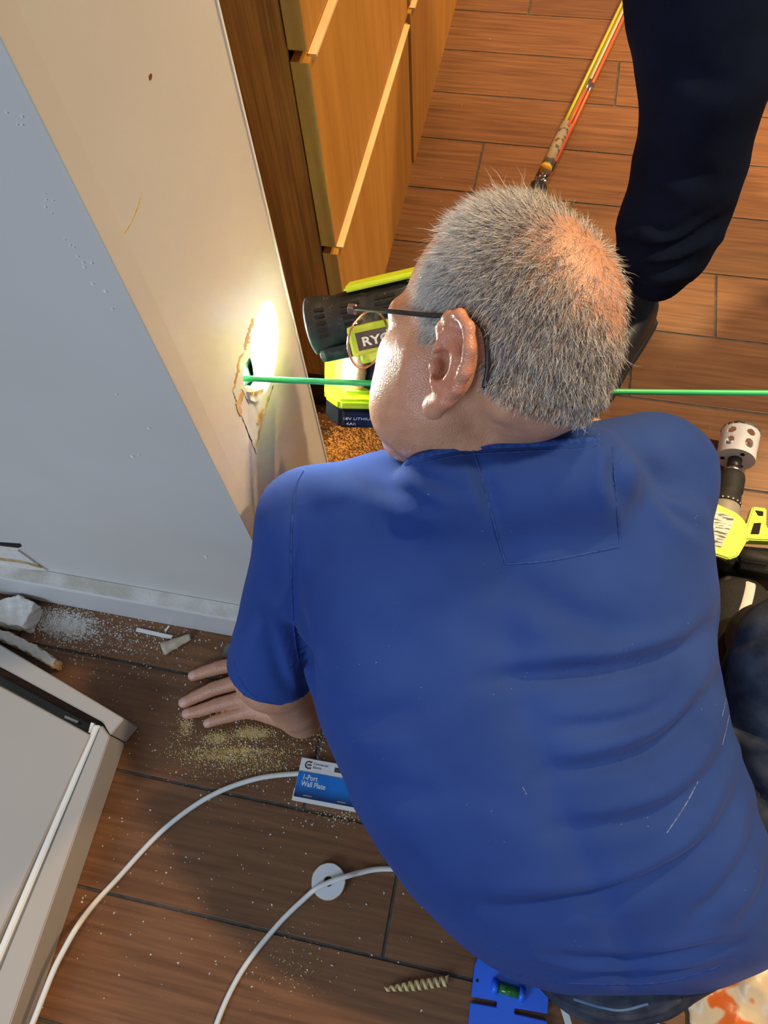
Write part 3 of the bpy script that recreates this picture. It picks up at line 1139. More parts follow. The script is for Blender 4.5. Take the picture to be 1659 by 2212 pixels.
for k in range(3):
    bm = bmesh.new()
    a = k * 2 * math.pi / 3 + 1.3
    q = hs + ad * (HL + 0.0005) + (xf * math.cos(a) + yf * math.sin(a)) * 0.019
    lathe(bm, q, ad, [(-0.0006, 0.0035), (0.0003, 0.0035)], 14)
    obj('pin_hole', bm, MT['dark'], dl)
bm = bmesh.new()
lathe(bm, hs + ad * 0.0, ad, [(0, 0.004), (HL - 0.002, 0.0045)], 12)
obj('pilot_bit', bm, MT['steel'], dl, True)
bm = bmesh.new()
lathe(bm, hs + ad * HL, ad, [(0, 0.0105), (0.022, 0.0105)], 20)
obj('arbor', bm, MT['black'], dl, True)
bm = bmesh.new()
lathe(bm, hs + ad * (HL + 0.020), ad, [(0, 0.011), (0.0015, 0.014), (0.006, 0.014), (0.007, 0.012)], 28)
obj('chuck_collar', bm, MT['steel'], dl, True)
bm = bmesh.new()
lathe(bm, hs + ad * (HL + 0.026), ad, [(0, 0.012), (0.004, 0.019), (0.010, 0.0205), (0.034, 0.021), (0.036, 0.0195), (0.050, 0.0205), (0.054, 0.022), (0.062, 0.022)], 32)
obj('chuck', bm, MT['rubber'], dl, True)
bm = bmesh.new()
for k in range(18):
    a = 2 * math.pi * k / 18
    q = hs + ad * (HL + 0.0845) + (xf * math.cos(a) + yf * math.sin(a)) * 0.0215
    bmesh.ops.create_icosphere(bm, subdivisions=1, radius=0.0016, matrix=Matrix.Translation(q))
obj('torque_marks', bm, MT['whiteplastic'], dl)
bm = bmesh.new()
lathe(bm, hs + ad * (HL + 0.088), ad, [(0, 0.0215), (0.004, 0.0225), (0.030, 0.0245), (0.036, 0.024)], 28)
obj('gearbox', bm, mat('grey_gearbox', srgb(140, 134, 126), 0.5, srgb(150, 144, 136), 12), dl, True)
g0 = hs + ad * (HL + 0.118)
px_ = Vector((0, 0, 1)).cross(ad).normalized()
if px_.x < 0:
    px_ = -px_
BM = Matrix(((px_.x, ad.x, 0, g0.x), (px_.y, ad.y, 0, g0.y), (0, 0, 1, g0.z), (0, 0, 0, 1)))
bm = bmesh.new()
box(bm, (-0.033, -0.004, -0.034), (0.026, 0.078, 0.030), 0.012, BM)
obj('motor_body', bm, MT['black'], dl, True)
bm = bmesh.new()
prism(bm, [(-0.034, -0.012), (0.010, -0.004), (0.022, 0.004), (0.027, 0.012), (0.030, -0.022), (0.050, -0.026), (0.054, 0.004), (0.068, 0.018), (0.14, 0.016), (0.14, 0.022), (0.066, 0.026), (0.032, 0.036), (0.024, 0.066), (0.012, 0.076), (-0.034, 0.074)], 0.016, 0.0335, BM, 0.002)
obj('lime_housing', bm, MT['lime'], dl)
bm = bmesh.new()
prism(bm, [(0.036, 0.006), (0.046, 0.002), (0.046, 0.022), (0.034, 0.026)], 0.028, 0.0342, BM, 0.0006)
prism(bm, [(0.034, -0.016), (0.046, -0.018), (0.047, -0.010), (0.040, -0.008)], 0.028, 0.0342, BM, 0.0006)
obj('vent_slot', bm, MT['dark'], dl)
bm = bmesh.new()
prism(bm, [(-0.028, 0.002), (0.006, 0.006), (0.008, 0.012), (-0.002, 0.062), (-0.028, 0.060)], 0.0325, 0.0345, BM, 0.0006)
obj('rating_plate', bm, mat('rating_label', srgb(206, 204, 198), 0.5, srgb(60, 60, 60), 60, (1, 6, 1), lo=0.54, hi=0.58, detail=1), dl)
bm = bmesh.new()
prism(bm, [(0.018, 0.040), (0.045, 0.034), (0.075, 0.026), (0.16, 0.024), (0.17, 0.058), (0.075, 0.066), (0.026, 0.074)], -0.020, 0.022, BM, 0.010)
obj('handle', bm, MT['rubber'], dl, True)
bm = bmesh.new()
box(bm, (0.165, -0.01, -0.034), (0.225, 0.10, 0.034), 0.008, BM)
obj('battery_pack', bm, MT['black'], dl, True)

# ------------------------------------------------------------------ loose crumbs and dust (uncountable)
def crumbs(name, label, cat, spots, m, smin_, smax_):
    Vs, Fs = [], []
    base = np.array([(1, 0, 0), (-0.6, 0.9, 0), (-0.5, -0.8, 0), (0.05, 0.1, 0.9)])
    for (px, py, sx, sy, n) in spots:
        for _ in range(n):
            q = FL(px + rng.normal() * sx, py + rng.normal() * sy, 0.0)
            s = smin_ + (smax_ - smin_) * rng.random() ** 3
            a = rng.random() * 6.28
            ca, sa = math.cos(a), math.sin(a)
            b = base * s * (0.6 + 0.8 * rng.random((4, 3)))
            b = np.stack([b[:, 0] * ca - b[:, 1] * sa, b[:, 0] * sa + b[:, 1] * ca, b[:, 2] * 0.7], 1)
            k = len(Vs) * 4
            Vs.append(b + q + np.array([0, 0, 0.0001]))
            Fs += [(k, k + 1, k + 3), (k + 1, k + 2, k + 3), (k + 2, k, k + 3), (k, k + 2, k + 1)]
    o = mesh_np(name, np.concatenate(Vs), np.array(Fs), m, None, False)
    o['kind'] = 'stuff'
    o['label'] = label
    o['category'] = cat
    return o


MT['dustw'] = mat('plaster_dust', srgb(214, 208, 198), 0.95, srgb(232, 228, 220), 90)
MT['dusty_saw'] = mat('sawdust', srgb(206, 172, 108), 0.95, srgb(226, 200, 142), 90)
crumbs('plaster_dust', 'white plaster dust and crumbs scattered over the floor tiles', 'dust',
       [(150, 1352, 30, 14, 5200), (230, 1375, 90, 22, 1300), (110, 1335, 30, 14, 1500), (300, 1420, 110, 50, 320), (350, 1480, 120, 60, 160), (480, 1620, 80, 40, 320), (550, 1600, 60, 40, 260),
        (500, 1750, 200, 120, 190), (450, 2000, 260, 120, 150), (760, 1900, 120, 160, 90), (650, 1690, 60, 40, 140), (720, 1765, 50, 10, 90), (690, 1620, 8, 30, 120), (250, 1950, 160, 150, 70),
        (1400, 700, 160, 160, 30), (1200, 300, 140, 130, 26), (950, 440, 60, 60, 14)], MT['dustw'], 0.0004, 0.0024)
crumbs('sawdust', 'yellow sawdust smeared on the floor by the hand', 'sawdust',
       [(545, 1582, 20, 7, 2600), (470, 1594, 16, 8, 1200), (402, 1566, 8, 12, 700), (500, 1622, 60, 5, 1600), (470, 1636, 40, 5, 900), (540, 1640, 50, 14, 900), (580, 1660, 40, 14, 500), (450, 1660, 40, 16, 260), (390, 1600, 14, 18, 120), (600, 1600, 40, 14, 220),
        (620, 2070, 50, 35, 170), (640, 2110, 40, 25, 90), (740, 1765, 30, 8, 120)], MT['dusty_saw'], 0.0004, 0.0020)
crumbs('wood_chips', 'golden wood chips heaped on the floor at the cabinet toe kick', 'wood chips',
       [(760, 960, 50, 30, 1800), (735, 975, 25, 30, 900), (800, 930, 40, 25, 700), (770, 1010, 60, 30, 1000)], mat('wood_chip', srgb(176, 124, 62), 0.8, srgb(214, 164, 92), 60), 0.0008, 0.0045)

# ================================================================== PEOPLE
def camc(p):
    return (p - ORG) @ R


def interp_stations(st, y):
    st = np.asarray(st, float)
    out = []
    for k in range(1, st.shape[1]):
        out.append(np.interp(y, st[:, 0], st[:, k]))
    return out


def smooth_stations(rows, n=60):
    pts = np.asarray(rows, float)
    t = np.linspace(0, 1, len(pts))
    tt = np.linspace(0, 1, n)
    from numpy import interp
    res = []
    for q in spline_nd(pts, n):
        res.append(q)
    return np.array(res)


def spline_nd(pts, n):
    p = np.vstack([2 * pts[0] - pts[1], pts, 2 * pts[-1] - pts[-2]])
    out = []
    m = len(pts) - 1
    for s in np.linspace(0, m - 1e-6, n):
        i = int(s) + 1
        t = s - int(s)
        a, b, c, d = p[i - 1], p[i], p[i + 1], p[i + 2]
        out.append(0.5 * (2 * b + (c - a) * t + (2 * a - 5 * b + 4 * c - d) * t * t + (3 * b - a - 3 * c + d) * t ** 3))
    return out


# torso cross sections: image row, left and right edge, depth of the back, thickness
TORSO = [(1000, 780, 1380, 0.696, 0.19), (1040, 705, 1470, 0.690, 0.21), (1100, 672, 1530, 0.684, 0.23), (1200, 648, 1548, 0.682, 0.23),
         (1300, 636, 1556, 0.678, 0.24), (1400, 646, 1552, 0.678, 0.245), (1500, 670, 1568, 0.674, 0.25), (1600, 704, 1600, 0.670, 0.255),
         (1700, 748, 1634, 0.668, 0.26), (1800, 796, 1662, 0.668, 0.265), (1900, 862, 1690, 0.674, 0.265), (1980, 930, 1704, 0.686, 0.26),
         (2050, 1006, 1694, 0.704, 0.25), (2100, 1076, 1650, 0.722, 0.235), (2150, 1170, 1540, 0.750, 0.21)]
rows = [((py - CY) / FPX, (xl - CX) / FPX, (xr - CX) / FPX, df, th) for py, xl, xr, df, th in TORSO]
TST = np.array(spline_nd(np.array(rows), 120))


def torso_sdf(p, grow=0.0):
    q = camc(p)
    z = np.maximum(q[:, 2], 0.2)
    y = q[:, 1] / z
    xl, xr, df, th = interp_stations(TST, y)
    xc_, hw = (xl + xr) / 2 * z, (xr - xl) / 2 * z + grow
    zc_, ht = df + th / 2, th / 2 + grow
    u, w = (q[:, 0] - xc_) / hw, (z - zc_) / ht
    e = 2.35
    r = (np.abs(u) ** e + np.abs(w) ** e) ** (1 / e)
    d = (r - 1) * np.minimum(hw, ht) * 0.9
    # shallow spine furrow
    d += 0.005 * np.exp(-(u / 0.10) ** 2) * (w < 0) * np.clip((y - TST[0, 0]) / 0.12, 0, 1)
    d = smax(d, (TST[0, 0] - y) * z - grow, 0.04)
    d = smax(d, (y - TST[-1, 0]) * z - grow, 0.03)
    return d


C7 = P(1120, 985, 0.770)
LSH = P(668, 1122, 0.800)
RSH = P(1430, 1025, 0.850)
SLE = P(588, 1448, 0.905)
LEL = P(590, 1452, 0.92)
RSL = P(1400, 985, 0.99)


def shirt_sdf(p):
    d = torso_sdf(p)
    d = smin(d, cone(p, P(1060, 1050, 0.79), LSH, 0.058, 0.050), 0.03)
    d = smin(d, cone(p, P(1180, 1040, 0.79), RSH, 0.058, 0.052), 0.03)
    d = smin(d, cone(p, P(965, 1056, 0.700), P(1262, 1034, 0.702), 0.046, 0.046), 0.02)
    d = smin(d, cone(p, P(1330, 1010, 0.800), P(1398, 990, 0.85), 0.042, 0.045), 0.025)
    d = smin(d, cone(p, P(1245, 1032, 0.722), P(1385, 998, 0.83), 0.045, 0.046), 0.02)
    # right sleeve runs forward and down
    d = smin(d, cone(p, RSH, RSL, 0.053, 0.055), 0.03)
    # left sleeve, cut open at its hem
    ax = (SLE - LSH) / np.linalg.norm(SLE - LSH)
    s = cone(p, LSH, SLE + ax * 0.04, 0.050, 0.055)
    s = smax(s, (p - SLE) @ ax - 0.005, 0.006)
    d = smin(d, s, 0.022)
    return d


allp = np.array([P(500, 900, 0.7), P(1720, 900, 0.7), P(500, 2200, 0.7), P(1750, 2200, 0.7), P(500, 900, 1.05), P(1720, 900, 1.05), P(900, 2200, 1.05), P(1700, 2200, 1.0)])
V, F = nets(shirt_sdf, allp.min(0) - 0.03, allp.max(0) + 0.03, 0.005)
V = smoothv(V, F, 2)
N = vnormals(V, F)
FOLDS = [
    ([(1562, 1318), (1520, 1372), (1470, 1405), (1350, 1440), (1200, 1456), (1040, 1470)], -0.0135, 22, 0.50),
    ([(1582, 1420), (1545, 1490), (1490, 1556), (1420, 1612), (1310, 1650), (1180, 1668)], -0.0135, 22, 0.50),
    ([(1596, 1545), (1560, 1640), (1500, 1712), (1420, 1758), (1320, 1782), (1200, 1790)], -0.0095, 22, 0.50),
    ([(1612, 1640), (1590, 1740), (1530, 1830), (1440, 1890), (1330, 1935), (1200, 1960), (1010, 1962)], -0.0125, 24, 0.50),
    ([(1640, 1720), (1625, 1830), (1570, 1920), (1490, 1990)], -0.008, 18, 0.45),
    ([(1668, 1840), (1650, 1930), (1590, 2010)], -0.006, 16, 0.45),
    ([(1480, 1500), (1400, 1545), (1300, 1566), (1180, 1572)], -0.006, 18, 0.45),
    ([(1640, 2030), (1500, 2062), (1350, 2078), (1180, 2068)], -0.007, 16, 0.45),
    ([(1600, 2084), (1440, 2108), (1280, 2112), (1130, 2092)], -0.006, 12, 0.45),
    ([(1030, 985), (1046, 1040), (1072, 1120)], -0.0080, 17, 0.45),
    ([(1345, 950), (1330, 1020), (1350, 1100)], -0.0080, 19, 0.45),
    ([(1370, 940), (1420, 1010), (1500, 1080)], -0.0100, 22, 0.45),
    ([(1400, 1020), (1460, 1100), (1540, 1160)], -0.0080, 19, 0.45),
    ([(860, 992), (930, 1040), (1000, 1060)], -0.0080, 19, 0.45),
    ([(760, 1005), (840, 1060), (960, 1100)], -0.0070, 22, 0.45),
    ([(660, 1490), (650, 1440), (622, 1380), (600, 1340)], -0.0180, 17, 0.45),
    ([(640, 1500), (610, 1460), (590, 1400), (570, 1330)], -0.0080, 14, 0.45),
    ([(668, 1520), (662, 1470), (652, 1400), (640, 1300)], -0.0120, 14, 0.00),
    ([(640, 1030), (634, 1120), (636, 1250), (640, 1380)], -0.0050, 11, 0.00),
    ([(720, 1640), (820, 1700), (960, 1720)], -0.0050, 31, 0.45),
    ([(700, 1560), (800, 1560), (920, 1530)], -0.0050, 31, 0.45),
    ([(1100, 1240), (1240, 1330), (1400, 1360)], -0.0050, 36, 0.45),
]
for ln, am, w, asy in FOLDS:
    V = fold(V, N, ln, am, w, min(asy, 0.5))
# faint cloth waviness
ph = project(V)
V = V + N * (0.0009 * np.sin(ph[:, 0] / 38 + np.sin(ph[:, 1] / 61) * 2) * np.sin(ph[:, 1] / 47 + 1.0))[:, None]
V = smoothv(V, F, 1)

man = thing('person', 'crouching person in blue t-shirt and dark jeans, leaning on left hand and shining a flashlight', 'person', (0.12, 0.1, 0))
shirt = mesh_np('t_shirt', V, F, MT['shirt'], man)
shirt['label'] = 'blue cotton t-shirt dusted with plaster'
sb = bvh_of(shirt)
for nm, ln, w, l in [
        ('collar', [(880, 1000), (910, 985), (990, 968), (1080, 962), (1180, 957), (1292, 948)], 0.0095, 0.0022),
        ('yoke_seam', [(1022, 972), (1045, 1050), (1072, 1150), (1092, 1219)], 0.0022, 0.0007),
        ('yoke_seam', [(1094, 1219), (1180, 1212), (1265, 1196), (1340, 1180)], 0.0022, 0.0007),
        ('yoke_seam', [(1340, 1180), (1334, 1120), (1328, 1040), (1322, 965)], 0.0022, 0.0007),
        ('collar_seam', [(896, 1006), (990, 984), (1120, 976), (1250, 970), (1306, 960)], 0.0016, 0.0006),
        ('shoulder_seam', [(655, 1018), (640, 1050), (631, 1120), (629, 1200), (631, 1300), (640, 1400), (656, 1470)], 0.0024, 0.0008),
        ('sleeve_hem', [(506, 1430), (520, 1470), (548, 1503), (590, 1520), (640, 1522), (664, 1514)], 0.0020, 0.0007),
        ('bottom_hem', [(1060, 2088), (1160, 2116), (1300, 2126), (1440, 2120), (1560, 2086)], 0.0022, 0.0007)]:
    surf_strip(nm, sb, ln, w, l, MT['seam'], shirt, 8)

for ln in ([(1572, 1478), (1568, 1510), (1560, 1548)], [(1575, 1545), (1568, 1580), (1560, 1610)], [(1508, 1688), (1480, 1740), (1440, 1800)], [(1128, 1700), (1133, 1708), (1137, 1716)]):
    surf_strip('plaster_smear', sb, ln, 0.0013, 0.0003, MT['smear'], shirt, 4)

# ---- head frame (columns forward, left, up) in camera axes
HF = np.array([[-0.769, -0.611, 0.187], [-0.344, 0.148, -0.927], [0.539, -0.777, -0.324]])
HC = P(1097, 682, 0.662)
HW = R @ HF                      # head local -> world
def hl(a, b, c):
    return HC + HW @ np.array([a, b, c])


def head_local(p):
    return (p - HC) @ HW


NK0 = head_local(P(1110, 872, 0.762)[None])[0]
NK1 = head_local(P(1105, 1045, 0.845)[None])[0]


def head_sdf(p):
    q = head_local(p)
    s = q.copy()
    s[:, 1] = np.abs(s[:, 1])
    d = ell(q, (-0.002, 0, 0.004), (0.097, 0.076, 0.086))
    d = smin(d, ell(q, (-0.026, 0, -0.028), (0.070, 0.068, 0.062)), 0.02)
    d = smin(d, ell(q, (0.044, 0, -0.060), (0.047, 0.056, 0.080)), 0.028)
    d = smin(d, cone(s, (0.070, 0.040, -0.046), (0.040, 0.056, -0.048), 0.022, 0.020), 0.02)      # cheekbones
    d = smin(d, ell(s, (0.058, 0.037, -0.090), (0.037, 0.032, 0.045)), 0.025)                      # jowls
    d = smin(d, ell(s, (0.024, 0.046, -0.082), (0.030, 0.024, 0.028)), 0.025)                      # jaw corners
    d = smin(d, sph(q, (0.078, 0, -0.132), 0.024), 0.022)                                          # chin
    d = smin(d, ell(q, (0.020, 0, -0.116), (0.050, 0.040, 0.024)), 0.03)                           # under the chin
    d = smin(d, cone(s, (0.088, 0.0, -0.012), (0.076, 0.048, -0.014), 0.013, 0.012), 0.012)        # brow
    d = smin(d, cone(q, (0.093, 0, -0.022), (0.116, 0, -0.066), 0.009, 0.012), 0.010)              # nose
    d = smin(d, sph(s, (0.106, 0.012, -0.070), 0.009), 0.008)
    d = smax(d, -ell(s, (0.100, 0.034, -0.034), (0.014, 0.018, 0.011)), 0.012)                     # eye sockets
    d = smin(d, sph(s, (0.078, 0.032, -0.034), 0.0125), 0.003)                                     # eyeballs with lids
    d = smin(d, cone(s, (0.098, 0.0, -0.093), (0.086, 0.024, -0.096), 0.007, 0.004), 0.006)        # lips
    d = smin(d, cone(s, (0.096, 0.0, -0.106), (0.086, 0.020, -0.102), 0.008, 0.005), 0.006)
    # neck
    d = smin(d, cone(q, NK0, NK1, 0.056, 0.056), 0.03)
    d = smin(d, cone(q, (-0.040, 0, -0.046), NK0 + np.array([-0.006, 0, 0]), 0.046, 0.052), 0.025)
    # nape roll and creases
    d = smin(d, cone(s, (-0.072, 0.0, -0.050), (-0.046, 0.050, -0.058), 0.022, 0.020), 0.014)
    for (a, b) in [((0.010, 0.082, -0.098), (0.052, 0.070, -0.150)), ((0.000, 0.085, -0.115), (0.030, 0.080, -0.165))]:
        d = smax(d, -cone(q, a, b, 0.0016, 0.0006), 0.006)
    # ears
    e = ell(s, (-0.006, 0.078, -0.040), (0.017, 0.013, 0.030))
    hx = []
    for t in np.linspace(0, 1, 12):
        an = math.radians(-60 + t * 285)
        hx.append((-0.012 - 0.0205 * math.sin(an) * (1.0) + 0.004, 0.084 + 0.012 * (0.5 - 0.5 * math.cos(an - 1.2)) + 0.002, -0.036 + 0.0305 * -math.cos(an)))
    # helix from the front root over the top and down the back to the lobe
    hel = [(0.010, 0.077, -0.032), (0.011, 0.080, -0.016), (0.004, 0.084, -0.006), (-0.008, 0.088, -0.002), (-0.020, 0.092, -0.009), (-0.026, 0.093, -0.024), (-0.025, 0.091, -0.042), (-0.018, 0.087, -0.056), (-0.008, 0.084, -0.069), (0.002, 0.080, -0.078)]
    rad = [0.0045, 0.0046, 0.0046, 0.0046, 0.0048, 0.0050, 0.0052, 0.0058, 0.0068, 0.0075]
    plate = ell(s, (-0.008, 0.083, -0.038), (0.019, 0.006, 0.034), np.array([[0.93, 0.37, 0], [-0.37, 0.93, 0], [0, 0, 1]]).T)
    e = smin(e, plate, 0.006)
    e = smax(e, -ell(s, (-0.001, 0.088, -0.043), (0.0100, 0.016, 0.0125)), 0.004)       # concha
    e = smax(e, -cone(s, (-0.002, 0.093, -0.026), (-0.012, 0.095, -0.018), 0.0055, 0.005), 0.004)
    e = smin(e, chain(s, [(-0.006, 0.085, -0.022), (-0.015, 0.089, -0.034), (-0.012, 0.087, -0.050), (-0.003, 0.084, -0.058)], [0.0035, 0.0042, 0.0042, 0.0045]), 0.004)   # antihelix
    e = smin(e, chain(s, hel, rad), 0.0035)
    e = smin(e, sph(s, (0.009, 0.081, -0.046), 0.0052), 0.005)                          # tragus
    e = smin(e, ell(s, (0.004, 0.079, -0.077), (0.0105, 0.0062, 0.0115)), 0.006)        # lobe
    d = smin(d, e, 0.004)
    return d


hb = np.array([hl(a, b, c) for a in (-0.15, 0.16) for b in (-0.13, 0.13) for c in (-0.30, 0.13)])
nb = np.array([P(1110, 1010, 0.79) - 0.09, P(1110, 1010, 0.79) + 0.09])
lo_h = np.minimum(hb.min(0), nb.min(0))
Vh, Fh = nets(head_sdf, np.maximum(lo_h, HC - 0.26), np.minimum(hb.max(0), HC + 0.2), 0.0022)
Vh = smoothv(Vh, Fh, 1, 0.4)
nh = len(Vh)

# ---- left arm and hand
def W(px, py, z):
    return FL(px, py, z)


wr = W(655, 1556, 0.040)
FNG = [  # mcp, pip, dip, tip
    [W(545, 1428, .034), W(474, 1442, .027), W(440, 1452, .017), W(417, 1460, .010)],
    [W(532, 1468, .037), W(462, 1488, .028), W(424, 1505, .017), W(397, 1518, .010)],
    [W(534, 1506, .036), W(472, 1522, .026), W(432, 1535, .016), W(404, 1542, .010)],
    [W(544, 1534, .032), W(494, 1547, .023), W(467, 1555, .015), W(449, 1562, .010)]]
FR = [(.0115, .0100, .0090, .0078), (.0118, .0102, .0092, .0080), (.0115, .0100, .0090, .0078), (.0102, .0090, .0080, .0070)]
THM = [W(640, 1510, .038), W(580, 1440, .032), W(540, 1408, .022), W(513, 1390, .012)]


def hand_sdf(p):
    d = None
    for pts, r in zip(FNG, FR):
        e = chain(p, pts, r, 0.003)
        d = e if d is None else np.minimum(d, e) if False else smin(d, e, 0.0025)
    pal = None
    for pts, r in zip(FNG, FR):
        e = cone(p, wr + (pts[0] - wr) * 0.12, pts[0], 0.017, r[0] + 0.0015)
        pal = e if pal is None else smin(pal, e, 0.012)
    d = smin(d, pal, 0.006)
    d = smin(d, chain(p, THM, (.017, .0125, .0105, .0090), 0.006), 0.008)
    d = smin(d, chain(p, [wr, wr + (LEL - wr) * 0.35, LEL], (.0245, .031, .042), 0.01), 0.012)
    d = smin(d, cone(p, LEL, LSH, 0.044, 0.048), 0.02)
    # creases over the finger joints
    for pts in FNG:
        for j in (1, 2):
            ax = pts[j] - pts[j - 1]
            ax /= np.linalg.norm(ax)
            for off in (-0.0022, 0.0, 0.0022):
                pl = np.abs((p - pts[j]) @ ax - off)
                near = np.linalg.norm(p - pts[j], axis=1) < 0.0125
                d = d + np.where(near, 0.0009 * np.exp(-(pl / 0.0008) ** 2), 0)
    # flat where it meets the tile
    return smax(d, 0.0012 - p[:, 2], 0.003)


ha = np.array([W(370, 1450, 0), W(720, 1600, 0), LSH, LEL, W(500, 1360, 0)])
hlo, hhi = ha.min(0) - 0.06, ha.max(0) + 0.06
Va, Fa_ = nets(hand_sdf, (hlo[0], hlo[1], 0.074), hhi, 0.003)
Vf, Ff = nets(hand_sdf, (hlo[0], hlo[1], -0.006), (hhi[0] - 0.02, hhi[1], 0.084), 0.0014)
Vl, Fl = np.concatenate([Vf, Va]), np.concatenate([Ff, Fa_ + len(Vf)])

# ---- right arm, closed on the flashlight handle
FA = P(820, 715, 0.830)          # handle axis top / bottom
FB = P(806, 842, 0.858)
REL = P(1345, 990, 1.08)
hax = (FB - FA) / np.linalg.norm(FB - FA)
e1 = P(700, 770, 0.845) - (FA + FB) / 2
e1 -= hax * (e1 @ hax)
e1 /= np.linalg.norm(e1)         # points toward the wall (finger side)
e2 = np.cross(hax, e1)
if e2 @ (R @ np.array([0, 0, 1])) > 0:
    e2 = -e2                     # toward the camera
rwr = (FA + FB) / 2 - e1 * 0.080 + hax * 0.004 - e2 * 0.022


def grip_sdf(p):
    d = None
    for i, t in enumerate((0.30, 0.47, 0.64, 0.80)):
        c = FA + (FB - FA) * t
        pts = []
        for an in (-150, -95, -35, 15, 55):
            a = math.radians(an)
            pts.append(c + (e1 * math.cos(a) - e2 * math.sin(a) * -1.0) * 0.0275)
        e = chain(p, pts, [.0105, .0102, .0098, .0092, .008], 0.003)
        d = e if d is None else smin(d, e, 0.0025)
    for t in (0.30, 0.47, 0.64, 0.80):
        c = FA + (FB - FA) * t
        a = math.radians(-150)
        q = c + (e1 * math.cos(a) + e2 * math.sin(a)) * 0.0275
        d = smin(d, cone(p, q, rwr, 0.0125, 0.021), 0.010)
    th = [rwr + e1 * 0.02, FA + (FB - FA) * 0.22 - e1 * 0.02 + e2 * 0.020, FA + (FB - FA) * 0.20 + e1 * 0.012 + e2 * 0.026]
    d = smin(d, chain(p, th, (.015, .012, .0095), 0.006), 0.006)
    d = smin(d, chain(p, [rwr, P(1090, 905, 0.995), REL, RSH], (.025, .036, .042, .044), 0.015), 0.015)
    return d


ga = np.array([FA, FB, rwr, REL, RSH])
Vg, Fg = nets(grip_sdf, ga.min(0) - 0.07, ga.max(0) + 0.07, 0.003)

# core that carries neck and arms under the shirt
def core_sdf(p):
    d = torso_sdf(p, -0.022)
    d = smin(d, cone(p, P(1100, 1030, 0.80), LSH, 0.045, 0.036), 0.03)
    d = smin(d, cone(p, P(1150, 1030, 0.80), RSH, 0.045, 0.040), 0.03)
    return d


Vc, Fc = nets(core_sdf, allp.min(0) - 0.03, allp.max(0) + 0.03, 0.012)
Vb, Fb, off = [], [], 0
for v, f_ in ((Vh, Fh), (Vl, Fl), (Vg, Fg), (Vc, Fc)):
    Vb.append(v)
    Fb.append(f_ + off)
    off += len(v)
Vb, Fb = np.concatenate(Vb), np.concatenate(Fb)

msk = bpy.data.materials.new('skin')
nt, bs = nodes(msk)
at_ = nt.nodes.new('ShaderNodeAttribute')
at_.attribute_name = 'tone'
nz = nt.nodes.new('ShaderNodeTexNoise')
nz.inputs['Scale'].default_value = 90
nz.inputs['Detail'].default_value = 6
tcn = nt.nodes.new('ShaderNodeTexCoord')
nt.links.new(tcn.outputs['Object'], nz.inputs['Vector'])
rp = nt.nodes.new('ShaderNodeValToRGB')
rp.color_ramp.elements[0].position = 0.3
rp.color_ramp.elements[1].position = 0.7
rp.color_ramp.elements[0].color = (0.86, 0.82, 0.80, 1)
rp.color_ramp.elements[1].color = (1, 1, 1, 1)
nt.links.new(nz.outputs['Fac'], rp.inputs[0])
mx = nt.nodes.new('ShaderNodeMix')
mx.data_type = 'RGBA'
mx.blend_type = 'MULTIPLY'
mx.inputs[0].default_value = 1
nt.links.new(at_.outputs['Color'], mx.inputs[6])
nt.links.new(rp.outputs[0], mx.inputs[7])
nt.links.new(mx.outputs[2], bs.inputs['Base Color'])
bs.inputs['Roughness'].default_value = 0.36
bs.inputs['Subsurface Weight'].default_value = 0.12
bs.inputs['Subsurface Radius'].default_value = (0.006, 0.003, 0.002)
bs.inputs['Subsurface Scale'].default_value = 1.0
nb2 = nt.nodes.new('ShaderNodeTexVoronoi')
nb2.inputs['Scale'].default_value = 620
nt.links.new(tcn.outputs['Object'], nb2.inputs['Vector'])
bp = nt.nodes.new('ShaderNodeBump')
bp.inputs['Strength'].default_value = 0.35
bp.inputs['Distance'].default_value = 0.0012
nt.links.new(nb2.outputs['Distance'], bp.inputs['Height'])
nt.links.new(bp.outputs[0], bs.inputs['Normal'])

body = mesh_np('body', Vb, Fb, msk, man)
body['label'] = 'skin of head, neck, arms and hands'
ca = body.data.color_attributes.new('tone', 'FLOAT_COLOR', 'POINT')
base = np.array(srgb(206, 152, 120))
Ct = np.tile(base, (len(Vb), 1))
def blend(mask, col):
    global Ct
    Ct = Ct * (1 - mask[:, None]) + np.array(col) * mask[:, None]


q = head_local(Vb)
isH = np.arange(len(Vb)) < nh
nhd = np.zeros(len(Vb))
# reddish ears, cheeks and neck; grey stubble where the hair grows
ear = np.exp(-(((q[:, 0] + 0.008) / 0.03) ** 2 + ((np.abs(q[:, 1]) - 0.092) / 0.012) ** 2 + ((q[:, 2] + 0.04) / 0.045) ** 2)) * isH
blend(0.65 * ear, srgb(208, 120, 96))
cheek = np.exp(-(((q[:, 0] - 0.06) / 0.035) ** 2 + ((q[:, 2] + 0.06) / 0.05) ** 2)) * isH
blend(0.35 * cheek, srgb(206, 134, 110))


